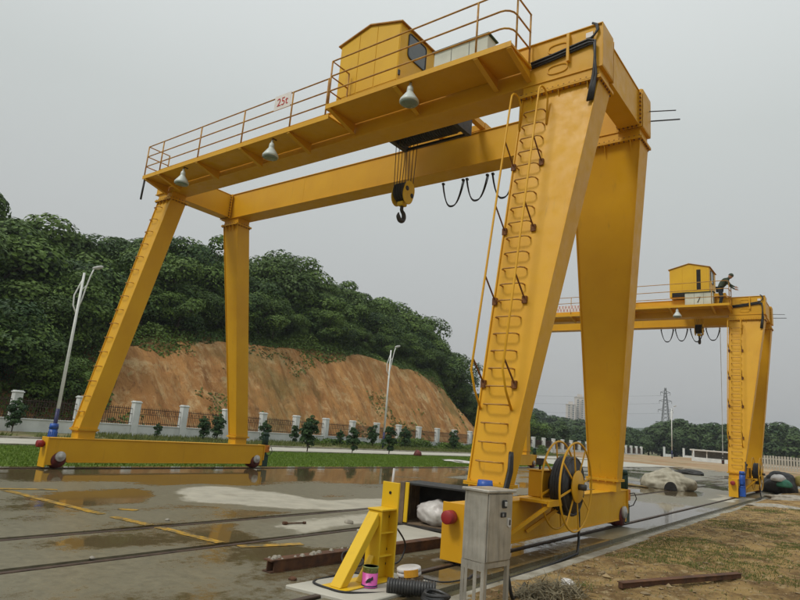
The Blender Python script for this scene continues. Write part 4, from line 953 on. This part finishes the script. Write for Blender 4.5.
# ---- boundary fence: white pillars, low wall, iron panels
def fence(name, P0, P1, sp, label, zf, h=2.1, wall_h=.62, iron=True, skip=()):
    P0 = Vector(P0); P1 = Vector(P1); Ld = (P1-P0).length; nn = int(Ld/sp); d = (P1-P0).normalized(); ang = math.atan2(d.y, d.x)
    t_ = thing(name, label, 'fence', (P0.x, P0.y, 0), ang)
    pm = MB().box(-.21, .21, -.21, .21, -.3, h-.12).box(-.25, .25, -.25, .25, h-.12, h-.05).box(-.20, .20, -.20, .20, h-.05, h).mesh('pillar', 'wall_white', .015)
    wm = MB().box(.21, sp-.21, -.11, .11, -.3, wall_h).box(.21, sp-.21, -.15, .15, wall_h, wall_h+.06).mesh('low_wall', 'wall_white', .01)
    q = MB(); x_ = .32
    while x_ < sp-.25: q.box(x_-.012, x_+.012, -.012, .012, wall_h+.06, 1.74); x_ += .135
    q.box(.21, sp-.21, -.02, .02, 1.60, 1.64).box(.21, sp-.21, -.02, .02, 1.30, 1.33).box(.21, sp-.21, -.02, .02, wall_h+.14, wall_h+.18)
    x_ = .4
    while x_ < sp-.3: q.ring((x_, 0, 1.46), (0,1,0), .055, .012, 10, 4); x_ += .27
    im = q.mesh('iron_panel', 'fence_iron')
    for i in range(nn+1):
        z_ = zf(P0+d*sp*i)
        if i in skip: continue
        obj('pillar', pm, t_, (sp*i, 0, z_))
        if i < nn: 
            obj('low_wall', wm, t_, (sp*i, 0, z_))
            if iron: obj('iron_panel', im, t_, (sp*i, 0, z_))
    return t_
fence('boundary_fence', (-31, -14.05, 0), (-31, 117.5, 0), 3.37, 'white pillared boundary wall with brown iron railings below the hill', lambda p_: 0)
fence('boundary_fence', (-34.6, 150, 0), (-19, 150, 0), 2.2, 'white pillared fence crossing behind the far end of the yard', lambda p_: float(bank_h(max(p_.x, -31), p_.y)), 2.1, .4, False, (1,))
pf_ = thing('palisade_fence', 'pale slatted fence at the right edge behind the distant crane', 'fence', (-6.5, 82, .42))
mat('slat_beige', (.44,.41,.34), (.34,.32,.26), 1, .8)
sm_ = MB().box(-.11, .11, -.015, .015, 0, 1.75).mesh('slat', 'slat_beige')
for k in range(40): obj('slat', sm_, pf_, (.32*k, 0, random.uniform(-.03, .03)))
box(-.2, 12.7, .017, .06, .4, .5).build('cross_rail', 'far_white', pf_); box(-.2, 12.7, .017, .06, 1.3, 1.4).build('cross_rail', 'far_white', pf_)
ws = thing('roadside_shelter', 'small white shelter with flat roof beyond the far yard', 'shelter', (-17.2, 95, .35))
box(0, 6.5, 0, .2, 0, .75).build('low_wall', 'wall_white', ws); box(-.2, 6.7, -.3, 2.3, 1.75, 1.95).build('flat_roof', 'far_white', ws)
for x_ in (.05, 2.1, 4.3, 6.3): box(x_, x_+.12, .02, .18, .75, 1.75).build('post', 'far_white', ws)
box(0, 6.5, 1.9, 2.1, 0, 1.75).build('back_wall', 'block_grey', ws)

# ---- street lamps
def street_lamp(loc, label, hgt=8.2, arm=(.40,.40), rz=60):
    t_ = thing('street_lamp', label, 'street lamp', loc, R(rz), 'white street lamps along the road')
    MB().tube([(0,0,1.35), (0,0,hgt)], [.085, .055], 12).build('pole', 'post_white', t_)
    MB().tube([(0,0,0), (0,0,1.35)], [.095, .09], 12).box(-.2, .2, -.2, .2, -.02, .04).build('base_sleeve', 'post_blue', t_)
    MB().tube([(-.02,0,hgt-2.1), (-.22,0,hgt-1.7), (-.26,0,hgt-1.2), (-.12,0,hgt-.7), (0,0,hgt-.3)], .035, 8).tube([(0,0,hgt-1.9), (.12,0,hgt-1.3), (.18,0,hgt-.8), (.30,0,hgt-.1), (arm[0],0,hgt+arm[1]*.75)], .035, 8).tube([(0,0,hgt-.9), (.25,0,hgt-.55)], .025, 6).build('curved_arm', 'post_white', t_)
    MB().lathe((arm[0]-.08,0,hgt+arm[1]*.72), (.93,0,.33), [(0,.04),(.08,.07),(.25,.095),(.42,.08),(.5,.03)], 12).build('lamp_head', 'cap_grey', t_)
    return t_
street_lamp((-26.3, 2.85, 0), 'white street lamp with dark blue foot at left, curved arm, before the wooded hill', 8.1)
street_lamp((-26.3, 28.3, 0), 'white street lamp with dark blue foot in the middle, before the orange cut slope', 8.0)
street_lamp((-20.89, 98.5, .5), 'distant grey street lamp beside the lattice pylon', 8.2, rz=0)

# ---- lattice pylon, wires
def pylon(loc, H, label):
    t_ = thing('pylon', label, 'pylon', loc, R(25))
    wd = lambda z: 2.6*(1-z/H)**1.0*.9 + .55
    q = MB()
    for sx_, sy_ in ((1,1),(1,-1),(-1,1),(-1,-1)): q.bar((sx_*wd(0), sy_*wd(0), 0), (sx_*wd(H)*.5, sy_*wd(H)*.5, H), .24, .24)
    q.build('leg_frame', 'pylon_steel', t_)
    q = MB(); zs = [0]; 
    while zs[-1] < H-1: zs.append(zs[-1]+max(1.6, wd(zs[-1])*1.15))
    zs[-1] = H
    hw = lambda z: lerp(wd(0), wd(H)*.5, z/H)
    for z0, z1 in zip(zs, zs[1:]):
        for (ax_, s_) in ((0,1),(0,-1),(1,1),(1,-1)):
            for m_ in (1,-1):
                a = [0,0,z0]; b = [0,0,z1]; a[ax_] = m_*hw(z0); b[ax_] = -m_*hw(z1); a[1-ax_] = s_*hw(z0); b[1-ax_] = s_*hw(z1); q.bar(a, b, .13, .13)
    q.build('lattice', 'pylon_steel', t_)
    for z_, l_ in ((H*.66, 3.4), (H*.80, 2.8), (H*.93, 2.2)):
        q = MB()
        for s_ in (-1, 1): q.bar((s_*hw(z_)*.5, 0, z_+.7), (s_*l_, 0, z_), .2, .2).bar((s_*hw(z_), 0, z_-.5), (s_*l_, 0, z_), .2, .2).bar((s_*l_, 0, z_), (s_*l_, 0, z_-1.3), .16, .16)
        q.build('cross_arm', 'pylon_steel', t_)
    return t_
PY = Vector((-71.4, 304.6, 0)); pylon(PY, 31.5, 'grey steel lattice electricity pylon behind the far fence')
for k, (z_, l_) in enumerate(((20.8, -3.4), (25.2, 2.8), (29.3, -2.2))):
    pts = []
    for j in range(25): t = j/24; pts.append((PY.x-l_*.9-260*t, PY.y-40*t, z_-1.4-14*t*(1-t)*2+8*t))
    tag(MB().tube(pts, .045, 4).build('power_line', 'pylon_steel', None), ['lowest', 'middle', 'highest'][k] + ' of the faint power lines running left from the pylon', 'wire')
# ---- far apartment towers
def tower(loc, wd, dp, H, label, rz):
    t_ = thing('apartment_tower', label, 'building', loc, R(rz))
    box(-wd/2, wd/2, -dp/2, dp/2, 0, H).build('wall', 'tower_wall', t_)
    MB().box(-wd/2-.6, wd/2+.6, -dp/2-.6, dp/2+.6, H, H+1).box(-wd*.25, wd*.25, -dp*.25, dp*.25, H+1, H+5).build('roof', 'tower_wall', t_)
    fl = int(H/3.1); nc = int(wd/4.5)
    wm = box(-1.2, 1.2, -.12, .12, 0, 1.9).mesh('window', 'tower_glass')
    for i in range(max(0, fl-14), fl):
        for j in range(nc): obj('window', wm, t_, (-wd/2+(j+.5)*wd/nc, -dp/2-.05, i*3.1+.9))
    bal = MB()
    for i in range(fl): bal.box(-wd*.12, wd*.12, -dp/2-1.3, -dp/2, i*3.1+.2, i*3.1+1.2)
    bal.build('balcony_stack', 'tower_wall', t_)
tower((-339, 868, 0), 12, 12, 56, 'lower left block of the far pale apartment towers', 30)
tower((-330.5, 881, 0), 13, 12, 68, 'tallest middle block of the far pale apartment towers', 30)
tower((-319.5, 888, 0), 15, 12, 64, 'right block of the far pale apartment towers beside the yellow leg', 30)

# ================================================================== TREES
def crown_arrays(seed, rx, rz_, nb, nl, ls, cone=0):
    r = np.random.default_rng(seed); C = []; Rb = []
    for k in range(nb):
        while True:
            q = r.uniform(-1, 1, 3)
            if .12 < q@q < 1: break
        q = q*(.55+.45*r.random()); s = 1-cone*(q[2]+1)/2
        C.append((q[0]*rx*s, q[1]*rx*s, q[2]*rz_)); Rb.append((.24+.24*r.random())*rx*(1-cone*.55*(q[2]+1)/2))
    C = np.array(C); Rb = np.array(Rb)
    b = r.choice(nb, nl, p=Rb**2/np.sum(Rb**2)); d = unit(r.normal(size=(nl, 3))); d[:, 2] = np.where((d[:, 2] < -.2) & (r.random(nl) < .7), -d[:, 2], d[:, 2])
    rad = Rb[b]*(.72+.34*r.random(nl)**.7)
    p_ = C[b] + d*rad[:, None]*[1,1,.8]
    nrm = unit(d*1.2 + np.array([0,0,.35]) + r.normal(size=(nl,3))*.32)
    tint = np.clip(.42 + .9*(r.random(nb)[b]-.5) + r.normal(0, .17, nl), 0, 1)
    return p_, nrm, ls*(.6+.8*r.random(nl)), tint
def tree_kind(seed, rx, rz_, nb, nl, ls, mt, th, cone=0):
    p_, nrm, sz, ti = crown_arrays(seed, rx, rz_, nb, nl, ls, cone)
    p_[:, 2] += th
    cm = leaf_quads(p_, nrm, sz, ti, 'crown', mt)
    rr = random.Random(seed); q = MB()
    q.tube([(0,0,-.4), (.05,.02,th*.4), (rr.uniform(-.2,.2), rr.uniform(-.2,.2), th)], [.16*rx/2.6, .12*rx/2.6, .07*rx/2.6], 8)
    for k in range(7):
        a = rr.uniform(0, 6.28); z0 = th*rr.uniform(.4, .8); q.tube([(0,0,z0), (rx*.35*math.cos(a), rx*.35*math.sin(a), z0+rz_*.5), (rx*.65*math.cos(a), rx*.65*math.sin(a), th+rz_*rr.uniform(-.1,.5))], [.06*rx/2.6, .04*rx/2.6, .02], 5)
    return cm, q.mesh('trunk', 'bark'), th+rz_*.98
KINDS = [tree_kind(s, rx, rz_, nb, nl, ls, 'leaf_dark', th) for s, rx, rz_, nb, nl, ls, th in
         ((1, 3.0, 2.7, 26, 9500, .125, 4.0), (2, 3.5, 2.4, 32, 11500, .125, 3.7), (3, 2.4, 3.1, 24, 8500, .12, 4.4), (4, 3.8, 2.9, 36, 13500, .13, 4.0), (5, 2.8, 2.3, 18, 7500, .13, 4.8), (6, 3.2, 3.2, 20, 9000, .125, 4.4))]
def plant(kind, loc, h, label, group, rz=None, name='tree', kinds=KINDS, wide=1.0):
    cm, tm, th = kinds[kind % len(kinds)]; s = h/th
    t_ = thing(name, label, 'tree' if name != 'sapling' else 'sapling', loc, random.uniform(0, 6.28) if rz is None else rz, group)
    t_.scale = (s*wide, s*wide, s)
    obj('crown', cm, t_); obj('trunk', tm, t_)
    return t_
LB = 'dense dark green broadleaf tree in the wood on the hill behind the fence'; GH = 'trees of the hillside wood'
sil_y = np.array([-12, 2, 6.8, 8.3, 10.4, 13.2, 15.3, 17.6, 20.2, 24.8, 30.7, 35, 38.1, 42.7, 48.5, 55.1, 62.6, 68, 72.0, 77, 83])
sil_z = np.array([17.9, 18.0, 18.0, 18.0, 17.2, 16.5, 18.0, 19.4, 19.7, 20.2, 19.6, 20.0, 20.8, 20.3, 20.4, 20.2, 19.7, 19.6, 16.4, 12.9, 9.0])
cnt = 0
def zone(row, y):
    return row + ' tree ' + ('at the left, above the left street lamp' if y < 12 else 'between the two far crane legs' if y < 24 else 'above the middle of the orange cut slope' if y < 45 else 'above the right part of the cut slope' if y < 66 else 'on the falling right end of the hill')
def hz1(x, y): return float(hill_h(np.array(x), np.array(y)))
y = -10.0
while y < 84:                                  # skyline row
    x = -52 + random.uniform(-1.5, 1.5); g0 = hz1(x, y); top = float(np.interp(y, sil_y, sil_z)) + random.uniform(-1.9, .7)
    if top-g0 > 2.5: plant(cnt, (x, y, g0-.2), top-g0, zone('dark green skyline', y), zone('skyline', y), wide=random.uniform(.85, 1.2)); cnt += 1
    y += random.uniform(3.0, 4.6)
for xr_, frac in ((-56.5, .97), (-48.6, .72), (-45.6, .46)):
    y = -11.0
    while y < 86:
        x = xr_ + random.uniform(-1.2, 1.2); g0 = hz1(x, y); sk = float(np.interp(y, sil_y, sil_z))
        h = (sk-g0)*frac*random.uniform(.8, 1.1)
        if xr_ < -54: h = (sk + 1.2 - g0)*random.uniform(.72, .95)
        h = min(h, 10)
        if h > 1.8:
            rw = 'rear skyline' if xr_ < -54 else 'mid-slope green' if xr_ < -47 else 'low leafy cut-edge'
            plant(cnt+1, (x, y, g0-.3), h, zone(rw, y), zone(rw, y), wide=random.uniform(1.0, 1.35)); cnt += 1
        y += random.uniform(2.6, 4.0)
for k in range(26):                            # left slope, where the wood comes down to the fence
    x = random.uniform(-46, -36.2); y = random.uniform(-10, 10.2 if x < -40 else 8.6); g0 = hz1(x, y)
    plant(cnt, (x, y, g0-.3), random.uniform(3.0, 5.6) + (-36-x)*.25, 'leafy tree on the left slope coming down to the white fence', 'trees on the left slope', wide=1.2); cnt += 1
for k in range(12):                            # end of the hill
    x = random.uniform(-58, -42); y = random.uniform(76, 96); g0 = hz1(x, y)
    plant(cnt, (x, y, g0-.3), max(2.5, min(8, float(np.interp(y, [76, 84, 96], [9.5, 7, 4.2]))-g0)), 'low tree at the foot of the right end of the hill', 'trees at the foot of the hill end', wide=1.2); cnt += 1
# scrub on the hill
k = 240000; sx_ = rng.uniform(-60, -35, k); sy_ = rng.uniform(-12, 92, k); h0 = hill_h(sx_, sy_)
foot = -34.6; edge = np.interp(sy_, [-12, 8, 11, 14, 30, 60, 70, 92], [-35.2, -35.6, -38, -41.8, -42.6, -42.8, -44.2, -46]) + 2.4*(fbm(sy_*.35, 0*sy_, 140, 3)-.5)
keep = (sx_ < edge) | ((fbm(sx_*.5, sy_*.35, 143, 3) > .66) & (rng.random(k) < .35))
sx_, sy_, h0 = sx_[keep], sy_[keep], h0[keep]; k = len(sx_)
hump = 2.6*fbm(sx_*.42, sy_*.42, 150, 3)*np.clip((edge[keep]-sx_)/2, .08, 1)
pz = h0 + hump*rng.random(k)**.5
nr = unit(np.stack([.35+0*sx_, -.2+0*sx_, 1+0*sx_], -1) + rng.normal(size=(k, 3))*.55)
tag(obj('hillside_scrub', leaf_quads(np.stack([sx_, sy_, pz], -1), nr, rng.uniform(.08, .17, k), np.clip(fbm(sx_*.5, sy_*.5, 155, 2)*1.1-.05 + rng.normal(0, .14, k), 0, 1), 'hillside_scrub', 'leaf_scrub')), 'green scrub and creepers covering the hill slope and cut edge', 'scrub', None, 'stuff')
k = 26000; hx = rng.normal(-30.2, .28, k); hy_ = 24 + 46*rng.random(k)**.8; hh = np.clip(1.5*fbm(hy_*.5, 0*hy_, 171, 3)-.15, .1, 1.3)
tag(obj('verge_shrubs', leaf_quads(np.stack([hx, hy_, hh*rng.random(k)], -1), unit(rng.normal(size=(k, 3))+[.5, -.3, .5]), rng.uniform(.05, .10, k), np.clip(fbm(hy_*.8, hx, 173, 2)+rng.normal(0, .15, k), 0, 1), 'verge_shrubs', 'leaf_scrub')), 'straggling green shrubs hiding the low wall around the middle lamp', 'shrubs', None, 'stuff')
# background trees
FAR = [tree_kind(s, rx, rz_, nb, nl, ls, 'leaf_far', th) for s, rx, rz_, nb, nl, ls, th in ((11, 3.0, 3.4, 30, 4200, .22, 3.0), (12, 3.6, 3.0, 32, 4600, .23, 2.7), (13, 2.4, 4.2, 26, 3800, .21, 3.9))]
LR = 'dark green tree in the far row behind the fence at right'; GR = 'trees of the far row at right'
FARH = ((-62, 6.0, 182), (-59.5, 7.5, 176), (-52.5, 10.2, 168), (-50.8, 8.2, 171), (-49.2, 4.5, 167), (-45.5, 4.2, 170))
for k, (x, h, yy) in enumerate(FARH): plant(k, (x, yy, 0), h, ('dark rounded tree standing left of the pylon' if h > 8 else 'low tree or bush in the gap near the foot of the pylon'), 'trees near the pylon', kinds=FAR, wide=1.15)
for k in range(40):
    x = -43.5 + 1.15*k + random.uniform(-.8, .8); yy = 172 + (k % 3)*8 + random.uniform(-2, 2)
    h = 7.2 + 4.6*float(fbm(x*.16, 3.3, 191, 2)) + random.uniform(-1.4, 1.4)
    plant(k, (x, yy, 0), h, LR, GR, kinds=FAR, wide=random.uniform(.95, 1.25))
LM = 'far tree behind the fence between the yellow crane legs'; GM = 'far trees between the crane legs'
for k in range(46):
    t = k/45; x = -150 + 105*t + random.uniform(-3, 3); yy = 190 + 75*t + random.uniform(-10, 10)
    plant(k, (x, yy, 0), random.uniform(7.5, 14.5)*(1.0 if t < .6 else .55), LM, GM, kinds=FAR, wide=1.3)
for k in range(16):
    plant(k, (-46 + random.uniform(-8, 8), 96+5*k, 0), random.uniform(4, 7), 'low tree behind the far stretch of the white fence', 'low trees behind the far fence', kinds=FAR, wide=1.3)
# saplings on the verge
SAP = [tree_kind(s, .62, .98, 26, 2600, .06, 'leaf_sapling', 1.1, c_) for s, c_ in ((21, .75), (22, .55), (23, .3))]
def sapling(x, y, h, label): 
    cm, tm, th = SAP[(int(abs(x*7+y*3))) % 3]; t_ = thing('sapling', label, 'sapling', (x, y, 0), random.uniform(0, 6.28), 'young trees along the road'); s = h/th; t_.scale = (s, s, s); obj('crown', cm, t_); obj('trunk', tm, t_)
for (x, y, h, lb) in ((-29.6, 2.3, 1.9, 'conical sapling by the first white fence pillar at far left'), (-29.7, 10.4, 1.0, 'small sapling between the left lamp and the pillars behind the far leg'), (-28.0, 12.5, 1.7, 'sapling at a white pillar behind the far sill beam'), (-28.6, 13.9, 1.9, 'sapling right next to another behind the far sill beam'),
                      (-29.2, 18.4, 1.7, 'sapling just right of the far inner leg'), (-29.4, 21.5, 1.7, 'second sapling right of the far inner leg by the fence'), (-21.2, 14.7, 2.3, 'rounded sapling on the near road edge right of the far sill'), (-29.4, 26.6, 1.4, 'thin sapling before the fence panels in the middle'),
                      (-29.0, 30.2, 2.2, 'tall sapling against the wall in the middle'), (-21.4, 18.9, 2.0, 'sapling on the near road edge left of the middle lamp'), (-21.4, 22.7, 2.3, 'dark sapling on the near road edge beside the middle lamp'), (-29.3, 35.4, 2.2, 'sapling by the fence left of the middle lamp'),
                      (-29.3, 43.8, 2.4, 'bushy sapling by the fence right of the middle lamp'), (-29.3, 49.5, 2.2, 'sapling by the fence farther right of the middle lamp'), (-29.3, 55.5, 2.0, 'last sapling by the fence before the near crane leg')):
    sapling(x, y, h, lb)
lump('flower_pot', (-20.0,24.2,0), (.28,.28,.3), 'wheel_red', 'small red-brown pot on the lawn edge near the middle lamp', 'pot', 33)
lump('white_sheet', (-15.3,22.3,0), (1.3,.8,.10), 'plastic_white', 'white plastic sheet lying on the lawn near the near leg', 'sheet', 34)

# ---- hazy air
mt = bpy.data.materials.new('haze_air'); mt.use_nodes = True; n = mt.node_tree; n.nodes.remove(n.nodes['Principled BSDF'])
pv = n.nodes.new('ShaderNodeVolumePrincipled'); pv.inputs['Color'].default_value = (.80,.86,.90,1); pv.inputs['Density'].default_value = HAZE; pv.inputs['Anisotropy'].default_value = .2
n.links.new(pv.outputs[0], n.nodes['Material Output'].inputs['Volume']); M['haze_air'] = mt
tag(box(-3100, 3100, -3100, 3100, -1.6, 95).build('haze', 'haze_air'), 'thin grey haze over the whole place', 'haze', None, 'stuff')
